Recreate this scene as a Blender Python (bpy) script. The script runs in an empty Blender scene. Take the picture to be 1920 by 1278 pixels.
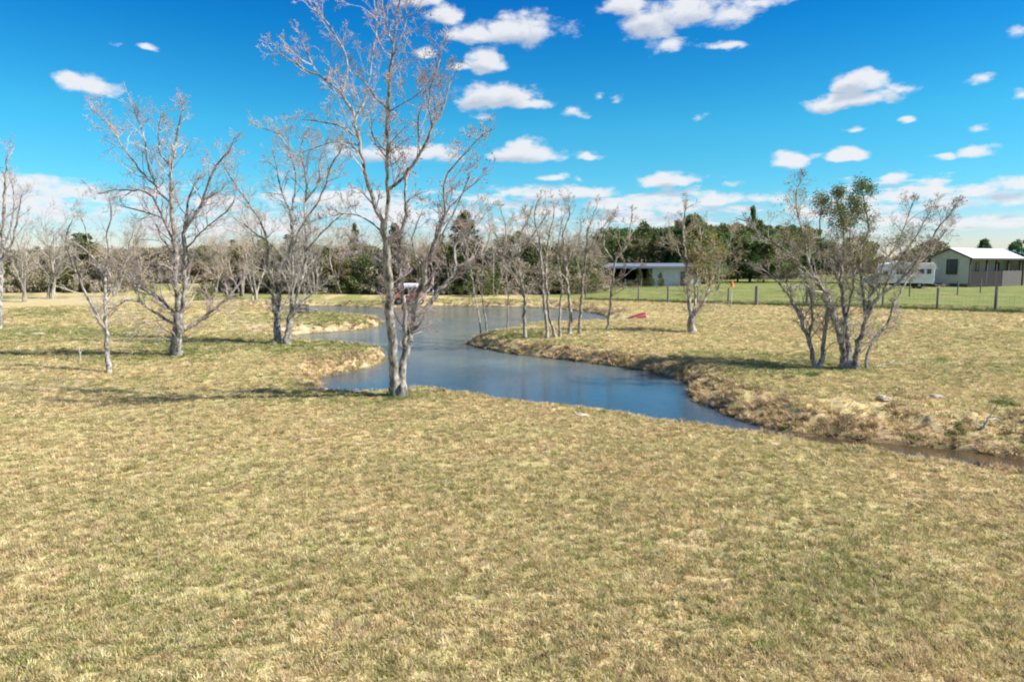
import bpy, math, random
import numpy as np
from mathutils import Vector, Matrix
R = math.radians
SC = bpy.context.scene
COL = SC.collection
rng = np.random.default_rng(7)
random.seed(7)

# ------------------------------------------------------------------ camera
CAM_H = 3.4
PITCH = R(6.55)
F = 1280.0                      # focal length in photo pixels (1920 wide)
cam_d = bpy.data.cameras.new('camera'); cam = bpy.data.objects.new('camera', cam_d); COL.objects.link(cam)
cam.location = (0, 0, CAM_H); cam.rotation_euler = (R(90) - PITCH, 0, 0)
cam_d.sensor_width = 36; cam_d.lens = 24; cam_d.clip_start = 0.1; cam_d.clip_end = 8000
SC.camera = cam
SC.view_settings.view_transform = 'Standard'; SC.view_settings.look = 'None'
SC.view_settings.gamma = 1; SC.view_settings.use_curve_mapping = False
SC.view_settings.exposure = 1.0
try: SC.cycles.filter_width = 2.0
except Exception: pass

def ray(u, v):
    x = (u - 960) / F; yc = -(v - 639) / F
    c, s = math.cos(PITCH), math.sin(PITCH)
    return np.array([x, c + yc * s, -s + yc * c])
def at(u, v, z=0.0):            # world point on height z seen at photo pixel (u, v)
    d = ray(u, v); t = (z - CAM_H) / d[2]
    return d[0] * t, d[1] * t
def at_y(u, v, Y):              # world point at distance Y
    d = ray(u, v); t = Y / d[1]
    return np.array([d[0] * t, Y, CAM_H + d[2] * t])
def proj(x, y, z=0.0):
    c, s = math.cos(PITCH), math.sin(PITCH)
    zz = z - CAM_H
    f = y * c - zz * s; up = y * s + zz * c
    f = np.where(f > 0.3, f, 0.3)
    return 960 + F * x / f, 639 - F * up / f
def dist_of(v): return at(960, v)[1]

# ------------------------------------------------------------------ sun and sky
SUN_AZ, SUN_EL = R(102), R(44)  # clockwise from the view direction (+Y)
sd_ = bpy.data.lights.new('sun', 'SUN'); sun = bpy.data.objects.new('sun', sd_); COL.objects.link(sun)
sd_.energy = 4.8; sd_.angle = R(0.5); sd_.color = (1, 0.955, 0.88)
tosun = Vector((math.sin(SUN_AZ) * math.cos(SUN_EL), math.cos(SUN_AZ) * math.cos(SUN_EL), math.sin(SUN_EL)))
sun.rotation_euler = tosun.to_track_quat('Z', 'Y').to_euler(); sun.location = (30, -10, 40)

class NT:                       # small node tree helper
    def __init__(s, tree): s.t = tree; s.L = tree.links
    def n(s, typ, **kw):
        nd = s.t.nodes.new(typ)
        for k, v in kw.items(): setattr(nd, k, v)
        return nd
    def set(s, sock, v):
        if isinstance(v, bpy.types.NodeSocket): s.L.new(v, sock)
        elif v is not None: sock.default_value = v
    def math(s, op, a, b=None, c=None, clamp=False):
        nd = s.n('ShaderNodeMath', operation=op, use_clamp=clamp)
        s.set(nd.inputs[0], a); s.set(nd.inputs[1], b); s.set(nd.inputs[2], c)
        return nd.outputs[0]
    def vm(s, op, a, b=None, out=0):
        nd = s.n('ShaderNodeVectorMath', operation=op)
        s.set(nd.inputs[0], a); s.set(nd.inputs[1], b)
        return nd.outputs[out]
    def mix(s, f, a, b, blend='MIX'):
        nd = s.n('ShaderNodeMix', data_type='RGBA', blend_type=blend)
        s.set(nd.inputs[0], f); s.set(nd.inputs[6], a); s.set(nd.inputs[7], b)
        return nd.outputs[2]
    def ramp(s, v, lo, hi, a=0.0, b=1.0, smooth=True):
        nd = s.n('ShaderNodeMapRange', interpolation_type='SMOOTHSTEP' if smooth else 'LINEAR')
        s.set(nd.inputs[0], v); s.set(nd.inputs[1], lo); s.set(nd.inputs[2], hi); s.set(nd.inputs[3], a); s.set(nd.inputs[4], b)
        return nd.outputs[0]
    def noise(s, vec, scale, detail=3, rough=0.55, dist=0.0, out=0):
        nd = s.n('ShaderNodeTexNoise')
        s.set(nd.inputs['Vector'], vec); nd.inputs['Scale'].default_value = scale
        nd.inputs['Detail'].default_value = detail; nd.inputs['Roughness'].default_value = rough
        nd.inputs['Distortion'].default_value = dist
        return nd.outputs[out]

world = bpy.data.worlds.new('World'); SC.world = world; world.use_nodes = True
world.cycles.sampling_method = 'MANUAL'; world.cycles.sample_map_resolution = 256
W = NT(world.node_tree); world.node_tree.nodes.clear()
sky = W.n('ShaderNodeTexSky', sky_type='NISHITA'); sky.sun_disc = False
sky.sun_elevation = SUN_EL; sky.sun_rotation = SUN_AZ; sky.air_density = 1.0; sky.dust_density = 0.25; sky.ozone_density = 2.2
CLOUDS = [  # photo px: centre u, v, half width, height above, height below, density
 (172,164,64,22,16,.9),(118,153,22,8,5,.6),(272,90,26,9,7,.75),(222,88,12,8,6,.35),(788,2,44,30,20,1),(832,34,38,30,18,.9),
 (885,66,60,26,18,1),(945,62,70,34,24,1.05),(1010,62,62,40,34,.62),(800,99,24,14,10,.8),(912,124,36,34,18,1),(862,128,40,10,8,.7),
 (930,190,86,38,22,1.05),(985,200,54,20,12,.8),(905,222,22,8,8,.45),(1070,215,36,14,10,.55),(1160,188,14,9,7,.3),(1125,178,10,7,5,.3),
 (1308,215,14,9,7,.3),(760,286,130,24,20,.9),(985,292,78,32,16,1.05),(1108,291,32,12,9,.6),(1040,331,32,10,8,.8),(1090,333,10,7,5,.35),
 (1165,12,52,34,28,.95),(1215,42,66,34,40,.85),(1290,20,90,40,40,.75),(1370,30,66,34,26,.7),(1250,84,44,18,16,.6),(1355,88,52,11,9,.75),
 (1430,6,54,16,14,.6),(1612,160,56,32,24,1.05),(1588,192,92,22,20,1.05),(1682,170,36,16,18,.5),(1694,226,28,10,8,.75),(1600,248,28,9,8,.6),
 (1472,302,40,22,14,.95),(1592,293,46,14,11,.95),(1532,290,26,10,9,.42),(1684,326,44,12,9,.8),(1836,280,48,16,14,.95),(1775,289,26,8,8,.7),
 (1832,155,30,11,9,.5),(1908,182,26,16,14,.45),(1850,241,28,9,8,.45),(1252,342,60,20,13,1),(1330,335,30,9,8,.3),(1905,346,60,20,16,.75),
 (1815,360,64,13,12,.7),(1772,382,90,14,12,.9),(1905,378,40,10,9,.7),(1440,372,66,15,12,.55),(1340,378,66,17,13,.85),(1270,393,88,16,14,.75),
 (1040,362,130,18,15,.8),(1140,385,80,14,14,.85),(1370,348,34,9,8,.4),(1860,402,90,10,9,.6),(560,330,50,10,9,.3),
 (420,372,120,12,12,.4),(150,388,150,12,12,.45),(620,400,150,14,14,.5),(1915,60,22,18,16,.5)]
def azel(u, v):
    d = ray(u, v); return math.atan2(d[0], d[1]), math.atan2(d[2], math.hypot(d[0], d[1]))
def cloud_group():
    g = bpy.data.node_groups.new('cloud_field', 'ShaderNodeTree')
    g.interface.new_socket('P', in_out='INPUT', socket_type='NodeSocketVector')
    g.interface.new_socket('D', in_out='OUTPUT', socket_type='NodeSocketFloat'); g.interface.new_socket('D2', in_out='OUTPUT', socket_type='NodeSocketFloat')
    G = NT(g); gi = G.n('NodeGroupInput'); go = G.n('NodeGroupOutput')
    P = gi.outputs[0]
    st = G.vm('MULTIPLY', P, (1.0, 1.7, 1.0))
    wv = G.noise(st, 11, 4, .6, out=1)
    wv = G.vm('SUBTRACT', wv, (.5, .5, .5)); wv = G.vm('MULTIPLY', wv, (.055, .026, 0))
    Q = G.vm('ADD', P, wv)
    cur = None; cur2 = None; Q2 = G.vm('ADD', Q, (.006, .013, 0))
    for (u, v, rx, rt, rb, den) in CLOUDS:
        a, e = azel(u, v); a2, _ = azel(u + rx, v); _, et = azel(u, v - rt); _, eb = azel(u, v + rb)
        sx = .98 / abs(a2 - a); s1 = 1.0 / abs(et - e); s2 = 1.15 / abs(eb - e)
        d = G.vm('SUBTRACT', Q, (a, e, 0))
        m = G.vm('MAXIMUM', G.vm('MULTIPLY', d, (sx, s1, 0)), G.vm('MULTIPLY', d, (-sx, -s2, 0)))
        ln = G.vm('LENGTH', m, out=1)
        f = G.math('MULTIPLY_ADD', ln, -0.85 * den, den)
        cur = f if cur is None else G.math('MAXIMUM', cur, f)
        if rx < 30: continue
        d = G.vm('SUBTRACT', Q2, (a, e, 0))
        m = G.vm('MAXIMUM', G.vm('MULTIPLY', d, (sx, s1, 0)), G.vm('MULTIPLY', d, (-sx, -s2, 0)))
        f = G.math('MULTIPLY_ADD', G.vm('LENGTH', m, out=1), -0.85 * den, den)
        cur2 = f if cur2 is None else G.math('MAXIMUM', cur2, f)
    # the rest of the sky: scattered clouds where the list above has none
    sep = G.n('ShaderNodeSeparateXYZ'); G.set(sep.inputs[0], P)
    aa = G.math('ABSOLUTE', sep.outputs[0])
    out_az = G.ramp(aa, .70, .85); out_el = G.ramp(sep.outputs[1], .36, .46)
    outm = G.math('MAXIMUM', out_az, out_el)
    big = G.noise(G.vm('MULTIPLY', P, (2.4, 6.5, 1)), 2.6, 3, .5)
    fo = G.math('MULTIPLY', G.math('SUBTRACT', big, .53), 5)
    fo = G.math('SUBTRACT', G.math('MULTIPLY', G.math('ADD', fo, 1.0), outm), 1.0)
    cur = G.math('MAXIMUM', cur, fo)
    # thin streets of cloud low over the horizon
    lo = G.noise(G.vm('MULTIPLY', P, (1.0, 5.5, 1)), 7, 4, .6)
    lom = G.math('MULTIPLY', G.ramp(sep.outputs[1], .02, .045), G.ramp(sep.outputs[1], .14, .085))
    fl = G.math('MULTIPLY', G.math('MULTIPLY', G.math('SUBTRACT', lo, .41), 3.6), 1.0)
    fl = G.math('SUBTRACT', G.math('MULTIPLY', G.math('ADD', fl, 1.0), lom), 1.0)
    fl = G.math('MINIMUM', fl, .5)
    cur = G.math('MAXIMUM', cur, fl)
    nz = G.noise(G.vm('MULTIPLY', P, (1, 1.8, 1)), 26, 6, .62)
    nz2 = G.math('MULTIPLY', G.math('SUBTRACT', nz, .5), 1.5)
    G.set(go.inputs[0], G.math('ADD', cur, nz2)); G.set(go.inputs[1], G.math('MULTIPLY_ADD', nz2, .8, cur2))
    return g
cg = cloud_group()
tc = W.n('ShaderNodeTexCoord'); sx = W.n('ShaderNodeSeparateXYZ'); W.set(sx.inputs[0], tc.outputs['Generated'])
az = W.math('ARCTAN2', sx.outputs[0], sx.outputs[1]); el = W.math('ARCSINE', sx.outputs[2])
cmb = W.n('ShaderNodeCombineXYZ'); W.set(cmb.inputs[0], az); W.set(cmb.inputs[1], el)
def field(P):
    g = W.n('ShaderNodeGroup'); g.node_tree = cg; W.set(g.inputs[0], P); return g.outputs
D0, D1 = field(cmb.outputs[0])[:2]
alpha = W.ramp(D0, .06, .55); alpha = W.math('MULTIPLY', alpha, W.ramp(el, -.01, .02))
shade = W.ramp(W.math('SUBTRACT', D1, W.math('MULTIPLY', D0, .2)), .12, .62, 0, 1)
ccol = W.mix(shade, (7.3, 7.4, 7.6, 1), (4.6, 5.1, 6.0, 1))
hsv = W.n('ShaderNodeHueSaturation'); W.set(hsv.inputs['Color'], sky.outputs[0]); hsv.inputs['Saturation'].default_value = 1.35; hsv.inputs['Value'].default_value = 1.0; hsv.inputs['Hue'].default_value = 0.49
cr = W.n('ShaderNodeValToRGB'); W.set(cr.inputs[0], W.math('MULTIPLY', el, 2.0, clamp=True))
E_ = cr.color_ramp.elements; E_[0].position = 0.0; E_[0].color = (1.12, .85, 1.03, 1); E_[1].position = .78; E_[1].color = (.05, .55, .95, 1)
for (p_, c_) in ((.10, (.86, .89, 1.02, 1)), (.20, (.50, .93, 1.0, 1)), (.37, (.38, 1.0, 1.0, 1)), (.62, (.10, .74, .98, 1))):
    e_ = E_.new(p_); e_.color = c_
skyc = W.mix(1.0, W.mix(1.0, hsv.outputs[0], (0.93, 1.14, 1.24, 1), 'MULTIPLY'), cr.outputs[0], 'MULTIPLY')
SKYMIX = W.mix(W.math('MULTIPLY', alpha, .93), skyc, ccol)
bg = W.n('ShaderNodeBackground'); W.set(bg.inputs[0], SKYMIX); bg.inputs[1].default_value = 0.061
wo = W.n('ShaderNodeOutputWorld'); W.set(wo.inputs[0], bg.outputs[0])

# ------------------------------------------------------------------ tags, meshes
def tag(o, label=None, cat=None, group=None, kind=None):
    if label: o['label'] = label
    if cat: o['category'] = cat
    if group: o['group'] = group
    if kind: o['kind'] = kind
    return o
def empty(name, loc=(0, 0, 0), rz=0.0):
    o = bpy.data.objects.new(name, None); COL.objects.link(o); o.location = loc; o.rotation_euler = (0, 0, rz)
    o.empty_display_size = .2; return o
def link(name, me, parent=None, mat=None):
    o = bpy.data.objects.new(name, me); COL.objects.link(o)
    if parent: o.parent = parent
    if mat is not None and not me.materials: me.materials.append(mat)
    return o
def mesh_np(name, V, Fc, smooth=False, mat=None):
    V = np.asarray(V, dtype=np.float32); Fc = np.asarray(Fc, dtype=np.int32)
    me = bpy.data.meshes.new(name); k = Fc.shape[1]
    me.vertices.add(len(V)); me.vertices.foreach_set('co', V.ravel())
    me.loops.add(Fc.size); me.loops.foreach_set('vertex_index', Fc.ravel())
    me.polygons.add(len(Fc)); me.polygons.foreach_set('loop_start', np.arange(0, Fc.size, k, dtype=np.int32))
    try: me.polygons.foreach_set('loop_total', np.full(len(Fc), k, dtype=np.int32))
    except Exception: pass
    if smooth: me.polygons.foreach_set('use_smooth', np.ones(len(Fc), dtype=bool))
    me.update(calc_edges=True); me.validate()
    if mat: me.materials.append(mat)
    return me
def copy_tree(o, parent=None):
    c = o.copy(); COL.objects.link(c); c.parent = parent
    for ch in o.children: copy_tree(ch, c)
    return c
class MB:                       # collects polygons of mixed size
    def __init__(s): s.v = []; s.f = []
    def box(s, x0, x1, y0, y1, z0, z1):
        b = len(s.v)
        s.v += [(x0,y0,z0),(x1,y0,z0),(x1,y1,z0),(x0,y1,z0),(x0,y0,z1),(x1,y0,z1),(x1,y1,z1),(x0,y1,z1)]
        s.f += [tuple(b+i for i in q) for q in ((0,3,2,1),(4,5,6,7),(0,1,5,4),(1,2,6,5),(2,3,7,6),(3,0,4,7))]
        return s
    def poly_prism(s, pts, axis, a, b):    # pts in the two other axes, extruded from a to b
        n = len(pts); o = len(s.v)
        def P(p, t):
            if axis == 'x': return (t, p[0], p[1])
            if axis == 'y': return (p[0], t, p[1])
            return (p[0], p[1], t)
        s.v += [P(p, a) for p in pts] + [P(p, b) for p in pts]
        s.f += [tuple(o+i for i in range(n))[::-1], tuple(o+n+i for i in range(n))]
        s.f += [(o+i, o+(i+1) % n, o+n+(i+1) % n, o+n+i) for i in range(n)]
        return s
    def bar(s, p, q, r, n=6, r2=None):
        p = Vector(p); q = Vector(q); d = (q-p).normalized(); r2 = r if r2 is None else r2
        a = d.orthogonal().normalized(); c = d.cross(a); o = len(s.v)
        for (c0, rr) in ((p, r), (q, r2)):
            for i in range(n):
                t = 2*math.pi*i/n; s.v.append(tuple(c0 + a*(rr*math.cos(t)) + c*(rr*math.sin(t))))
        s.f += [(o+i, o+(i+1) % n, o+n+(i+1) % n, o+n+i) for i in range(n)]
        s.f += [tuple(o+i for i in range(n))[::-1], tuple(o+n+i for i in range(n))]
        return s
    def mesh(s, name, mat, smooth=False):
        me = bpy.data.meshes.new(name); me.from_pydata(s.v, [], s.f); me.materials.append(mat)
        if smooth:
            for p in me.polygons: p.use_smooth = True
        me.update(); return me
    def build(s, name, mat, parent=None, bevel=0.0, smooth=False):
        o = link(name, s.mesh(name, mat, smooth), parent)
        if bevel:
            m = o.modifiers.new('bevel', 'BEVEL'); m.width = bevel; m.segments = 2; m.limit_method = 'ANGLE'
        return o

# ------------------------------------------------------------------ numpy noise
def _h(ix, iy, s):
    n = (ix.astype(np.int64)*374761393 + iy.astype(np.int64)*668265263 + s*1442695041) & 0xffffffff
    n = ((n ^ (n >> 13))*1274126177) & 0xffffffff
    return ((n ^ (n >> 16)) & 0xffff)/65535.0
def vnoise(x, y, s=0):
    ix = np.floor(x); iy = np.floor(y); fx = x-ix; fy = y-iy
    fx = fx*fx*(3-2*fx); fy = fy*fy*(3-2*fy)
    a = _h(ix, iy, s); b = _h(ix+1, iy, s); c = _h(ix, iy+1, s); d = _h(ix+1, iy+1, s)
    return (a*(1-fx)+b*fx)*(1-fy)+(c*(1-fx)+d*fx)*fy
def fbm(x, y, sc, o=3, s=0):
    r = 0; a = 1; t = 0
    for i in range(o):
        r = r + a*vnoise(x*sc+17.3*i, y*sc+9.1*i, s+i); t += a; a *= .5; sc *= 2.03
    return r/t
def sstep(a, b, x):
    t = np.clip((x-a)/(b-a), 0, 1); return t*t*(3-2*t)

# ------------------------------------------------------------------ pond outline
WZ = -0.50
OUT = [  # u, v, 'n' = near bank crest (ground level), 'f' = waterline facing the camera, bank width
 (604,722,'n',.7),(625,732,'n',.8),(680,737,'n',.8),(735,733,'n',.8),(800,727,'n',.8),(860,734,'n',.8),(930,744,'n',.8),(1000,755,'n',.8),(1080,764,'n',.8),(1150,771,'n',.8),
 (1220,782,'n',.8),(1300,796,'n',.8),(1375,806,'n',.8),(1440,814,'n',.8),(1520,828,'n',.8),(1600,841,'n',.8),(1700,856,'n',.8),(1800,872,'n',.8),(1925,890,'n',.8),
 (2100,925,'n',.8),(2300,960,'n',.8),
 (2300,895,'f',2.4),(2100,884,'f',2.4),(1925,866,'f',2.4),(1837,850,'f',2.5),(1725,838,'f',2.5),(1630,827,'f',2.4),(1537,819,'f',2.3),(1500,814,'f',2.2),(1425,799,'f',2.0),(1369,783,'f',1.8),
 (1335,768,'f',1.5),(1306,756,'f',1.2),(1296,738,'f',1.2),(1300,722,'f',1.3),(1250,705,'f',1.3),(1200,694,'f',1.2),(1122,683,'f',1.0),(1035,672,'f',.9),(982,667,'f',.9),(933,660,'f',.8),(892,650,'f',.8),
 (873,640,'f',.8),(878,630,'n',.6),(905,622,'n',.7),(960,610,'n',1.2),(1010,603,'n',.8),(1060,602,'n',.8),(1105,601,'n',.8),(1142,600,'n',.6),
 (1150,597,'f',.8),(1120,588,'f',1.8),(1060,580,'f',2.2),(977,576,'f',2.2),(860,574,'f',2.2),(816,574,'f',2.2),(721,578,'f',2.4),(660,575,'f',2.2),(608,574,'f',1.8),(560,575,'f',1.2),(477,576,'f',1.2),
 (470,579,'n',.7),(498,582,'n',.7),(558,588,'n',.7),(608,588,'n',.7),(668,589,'n',.7),(705,592,'n',.7),
 (722,607,'f',.8),(697,617,'f',.9),(638,622,'f',1.0),(578,627,'f',1.0),(535,631,'f',1.0),
 (540,634,'n',.6),(584,637,'n',.7),(623,639,'n',.7),(668,643,'n',.7),(704,649,'n',.7),
 (729,670,'f',.8),(706,686,'f',.8),(668,695,'f',1.0),(623,703,'f',1.0),(598,712,'f',1.0)]
poly = []; polyw = []
for (u, v, k, w) in OUT:
    if k == 'f': x, y = at(u, v, WZ)
    else:
        x, y = at(u, v, 0.0); r = math.hypot(x, y); s = (r + w*.95)/r; x *= s; y *= s
    poly.append((x, y)); polyw.append(w)
poly = np.array(poly); polyw = np.array(polyw)
def densify(P, w, it=2):        # round the corners (Chaikin)
    for _ in range(it):
        Q = np.roll(P, -1, 0); wq = np.roll(w, -1)
        P = np.stack([P*.75+Q*.25, P*.25+Q*.75], 1).reshape(-1, 2); w = np.stack([w*.75+wq*.25, w*.25+wq*.75], 1).ravel()
    return P, w
poly, polyw = densify(poly, polyw, 2)
def pond_sd(x, y):
    x = np.asarray(x, float).ravel(); y = np.asarray(y, float).ravel()
    best = np.full(x.shape, 1e9); bw = np.ones(x.shape); ins = np.zeros(x.shape, bool)
    near = (y > 5) & (y < 80) & (np.abs(x) < 60)
    X = x[near]; Y = y[near]; b = best[near]; w_ = bw[near]; i_ = ins[near]
    n = len(poly)
    for i in range(n):
        ax, ay = poly[i]; bx, by = poly[(i+1) % n]; dx, dy = bx-ax, by-ay
        t = np.clip(((X-ax)*dx+(Y-ay)*dy)/(dx*dx+dy*dy+1e-12), 0, 1)
        d = np.hypot(X-ax-t*dx, Y-ay-t*dy); m = d < b
        b = np.where(m, d, b); w_ = np.where(m, polyw[i]*(1-t)+polyw[(i+1) % n]*t, w_)
        if ay != by:
            c = ((ay > Y) != (by > Y)) & (X < (bx-ax)*(Y-ay)/(by-ay)+ax); i_ ^= c
    best[near] = b; bw[near] = w_; ins[near] = i_
    return np.where(ins, -best, best), bw
def terrain(x, y):
    x = np.asarray(x, float).ravel(); y = np.asarray(y, float).ravel()
    sd, w = pond_sd(x, y)
    wob = (fbm(x, y, .9, 3, 5)-.5)*.7
    sdw = sd + wob*np.clip(w, .5, 1.5)*.55
    t = np.clip(sdw/w, 0, 1)
    rise = 1-(1-t)**2.2
    rough = (fbm(x, y, 1.7, 4, 11)-.5)
    bankm = np.clip(1-np.abs(t-.5)*2, 0, 1)
    creek = sstep(5, 9, x)*sstep(24, 19, y)*(w > 1.2)
    z = WZ + (-WZ)*rise + rough*bankm*(.26+.40*creek)
    zin = WZ - np.minimum(.45*np.abs(sdw), .8)-.02
    z = np.where(sdw <= 0, zin, z)
    land = sstep(.3, 3, sd)
    z = z + land*((fbm(x, y, .12, 2, 3)-.5)*.10 + (fbm(x, y, 1.1, 3, 8)-.5)*.07)
    z = z + sstep(.1, .5, sd)*(fbm(x, y, 5, 2, 21)-.5)*.035*sstep(60, 30, y)
    # low berm behind the left side of the field
    z = z + .25*np.exp(-((x+22)/9)**2-((y-47)/5)**2)
    return z, sd, w
def H(x, y): return float(terrain([x], [y])[0][0])

# ------------------------------------------------------------------ ground colour masks
GREEN = [ # photo px ellipses of greener turf: u, v, ru, rv, strength
 (100,625,190,13,.8),(60,668,260,14,.55),(330,660,110,14,.9),(300,640,70,10,.7),(440,642,110,14,.85),(540,652,80,14,1),(640,646,70,12,.95),(700,655,30,12,.8),(80,590,70,12,.6),
 (600,598,90,8,1),(660,600,50,9,.9),(480,600,60,6,.5),(740,738,70,13,1),(620,735,90,16,.75),(520,745,80,12,.35),(930,630,45,8,1),(980,627,70,8,.9),(1050,640,90,8,.6),
 (1320,670,60,12,.6),(1480,678,120,16,.8),(1590,690,60,10,1),(1450,700,90,10,.7),(1780,640,160,22,.3),(1850,690,140,26,.5),(1750,720,100,12,.35),(1880,757,26,8,1),(1790,787,18,8,.9),
 (1620,826,50,14,.95),(1350,747,20,12,.9),(560,722,50,10,.3),(1180,944,130,16,.4),(1430,945,40,8,.55),(1500,1100,500,160,.28),(900,1160,600,140,.25),(150,1000,240,70,.25),(250,1200,420,120,.3),
 (1000,920,260,40,.15),(1750,900,260,40,.2),(620,566,110,8,.9),(830,566,160,8,.6),(470,553,80,9,.8),(270,540,120,9,.7),(1200,905,300,16,.2),(260,718,60,6,.6),(1820,560,300,30,.4)]
BARE = [(480,612,60,9,.9),(420,617,40,6,.7),(560,609,90,8,.4),(1010,590,80,5,.5),(1160,596,60,5,.8),(950,608,40,5,.8),(60,720,110,18,.35),(1400,985,120,18,.4),(1330,1010,260,30,.25),(1270,1180,70,14,.35),
 (1060,585,160,5,.4),(130,562,140,8,.4),(520,566,80,4,.5),(1500,830,60,10,.4),(1460,790,90,14,.5),(1640,800,110,12,.4),(1230,705,120,12,.3),(720,573,150,3,.5),(1610,1188,55,12,.6),(1300,1195,40,8,.4),(830,1120,60,10,.3),(300,985,50,8,.3),(700,1180,110,20,.25),(1130,850,80,10,.2)]
def masks(x, y, sd):
    u, v = proj(x, y, 0.0)
    nz = fbm(x, y, .55, 3, 31); n2 = fbm(x, y, 2.6, 2, 41)
    u2 = u + (nz-.5)*90; v2 = v + (n2-.5)*np.clip((v-480)*.16, 2, 60)
    g = np.zeros_like(x)
    for (a, b, ra, rb, s) in GREEN:
        q = ((u2-a)/ra)**2 + ((v2-b)/rb)**2; g = np.maximum(g, s*(.72 if ra > 55 else 1)*np.exp(-q*q*.6))
    ok = y > 2
    g = np.where(ok, g, .2)
    # lawn beyond the fence
    fx0, fy0 = at(1080, 561); fx1, fy1 = at(1920, 584)
    side = (y-fy0) - (fy1-fy0)/(fx1-fx0)*(x-fx0)
    lawn = sstep(-.4, .8, side + (n2-.5)*1.2)*sstep(fx0-7, fx0+3, x)
    g = np.maximum(g, lawn*(.85+.6*nz))
    g = np.where((y > 60) & (x < 4), np.maximum(g, .55*sstep(.35, .7, nz)), g)
    g = np.clip(g + (nz-.5)*.35*(y > 2), 0, 1.15)
    b = np.zeros_like(x)
    for (a, c, ra, rb, s) in BARE:
        q = ((u2-a)/ra)**2 + ((v2-c)/rb)**2; b = np.maximum(b, s*np.exp(-q*q*.6))
    b = np.where(ok, b, 0)
    bank = sstep(1.3, .1, sd)*(sd > -3)
    g = g*(1-.55*sstep(.9, .3, sd))
    return g, b, bank, lawn

# ------------------------------------------------------------------ materials
def material(name, rough=.8, spec=.3):
    m = bpy.data.materials.new(name); m.use_nodes = True; m.node_tree.nodes.clear()
    T = NT(m.node_tree); p = T.n('ShaderNodeBsdfPrincipled'); o = T.n('ShaderNodeOutputMaterial'); T.L.new(p.outputs[0], o.inputs[0])
    p.inputs['Roughness'].default_value = rough; p.inputs['Specular IOR Level'].default_value = spec
    return m, T, p
def simple(name, col, rough=.8, var=.12, scale=6, spec=.3, bump=0.0, metal=0.0, stretch=(1, 1, 1)):
    m, T, p = material(name, rough, spec)
    tcd = T.n('ShaderNodeTexCoord'); vec = T.vm('MULTIPLY', tcd.outputs['Object'], stretch)
    n = T.noise(vec, scale, 5, .6)
    lo = tuple(c*(1-var*1.6) for c in col)+(1,); hi = tuple(min(1, c*(1+var)) for c in col)+(1,)
    T.set(p.inputs['Base Color'], T.mix(T.ramp(n, .3, .7), lo, hi)); p.inputs['Metallic'].default_value = metal
    if bump:
        b = T.n('ShaderNodeBump'); b.inputs['Strength'].default_value = bump; b.inputs['Distance'].default_value = .01
        T.set(b.inputs['Height'], T.noise(vec, scale*6, 4)); T.L.new(b.outputs[0], p.inputs['Normal'])
    return m
STRAW_A = (.615, .488, .25, 1); STRAW_B = (.46, .368, .185, 1); STRAW_C = (.52, .465, .207, 1)
GREEN_A = (.165, .205, .05, 1); GREEN_B = (.28, .31, .09, 1)
def turf_colour(T, P, green, rnd=None, rn2=None):
    big = T.noise(P, .35, 4, .6); mid = T.noise(P, 2.3, 4, .65); fine = T.noise(P, 13, 3, .7)
    c = T.mix(T.ramp(big, .35, .65), STRAW_A, STRAW_C)
    c = T.mix(T.ramp(mid, .42, .72, 0, .75), c, STRAW_B)
    gcol = T.mix(T.ramp(fine, .3, .7), GREEN_A, GREEN_B)
    th = T.math('ADD', T.math('MULTIPLY', mid, .55), T.math('MULTIPLY', fine, .45))
    if rnd is not None: th = T.math('ADD', T.math('MULTIPLY', th, .45), T.math('MULTIPLY', rnd, .55))
    gm = T.math('MULTIPLY_ADD', green, 1.05, .165)
    gf = T.ramp(T.math('SUBTRACT', gm, th), -.12, .16)
    gf = T.math('MULTIPLY', gf, .85)
    return T.mix(gf, c, gcol), fine
def ground_mat():
    m, T, p = material('ground_turf', 1.0, .1)
    geo = T.n('ShaderNodeNewGeometry'); P = geo.outputs['Position']
    at_ = T.n('ShaderNodeAttribute', attribute_name='mask'); sp = T.n('ShaderNodeSeparateColor'); T.set(sp.inputs[0], at_.outputs['Color'])
    c, fine = turf_colour(T, P, sp.outputs[0])
    lawn = T.mix(T.ramp(T.noise(P, .9, 5, .65), .35, .65), (.10, .165, .03, 1), (.21, .26, .07, 1)); lawn = T.mix(T.ramp(T.noise(P, .22, 4, .6), .5, .68, 0, .7), lawn, (.30, .27, .12, 1))
    c = T.mix(T.math('MULTIPLY', at_.outputs['Alpha'], .92), c, lawn)
    vf = T.noise(P, 45, 2, .7)
    c = T.mix(T.ramp(vf, .35, .65, .62, 0), c, (.17, .125, .06, 1))
    mud = T.mix(T.ramp(T.noise(P, 3.5, 4, .6), .38, .6), (.16, .105, .06, 1), (.52, .39, .235, 1))
    c = T.mix(T.math('MULTIPLY', sp.outputs[2], T.ramp(T.noise(P, 4.5, 4, .65), .35, .6, .15, 1)), c, mud)
    sand = T.mix(fine, (.36, .28, .17, 1), (.56, .46, .31, 1))
    c = T.mix(T.math('MULTIPLY', sp.outputs[1], T.ramp(fine, .2, .7, .5, 1)), c, sand)
    z = T.n('ShaderNodeSeparateXYZ'); T.set(z.inputs[0], P)
    wet = T.ramp(z.outputs[2], WZ+.02, WZ+.12, 1, 0)
    c = T.mix(T.math('MULTIPLY', wet, .7), c, (.055, .04, .022, 1))
    T.set(p.inputs['Base Color'], c)
    b = T.n('ShaderNodeBump'); b.inputs['Strength'].default_value = .9; b.inputs['Distance'].default_value = .03
    hh = T.math('ADD', T.noise(P, 24, 3, .7), T.math('MULTIPLY', T.noise(P, 5, 3, .6), 1.6))
    T.set(b.inputs['Height'], hh); T.L.new(b.outputs[0], p.inputs['Normal'])
    return m
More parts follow.
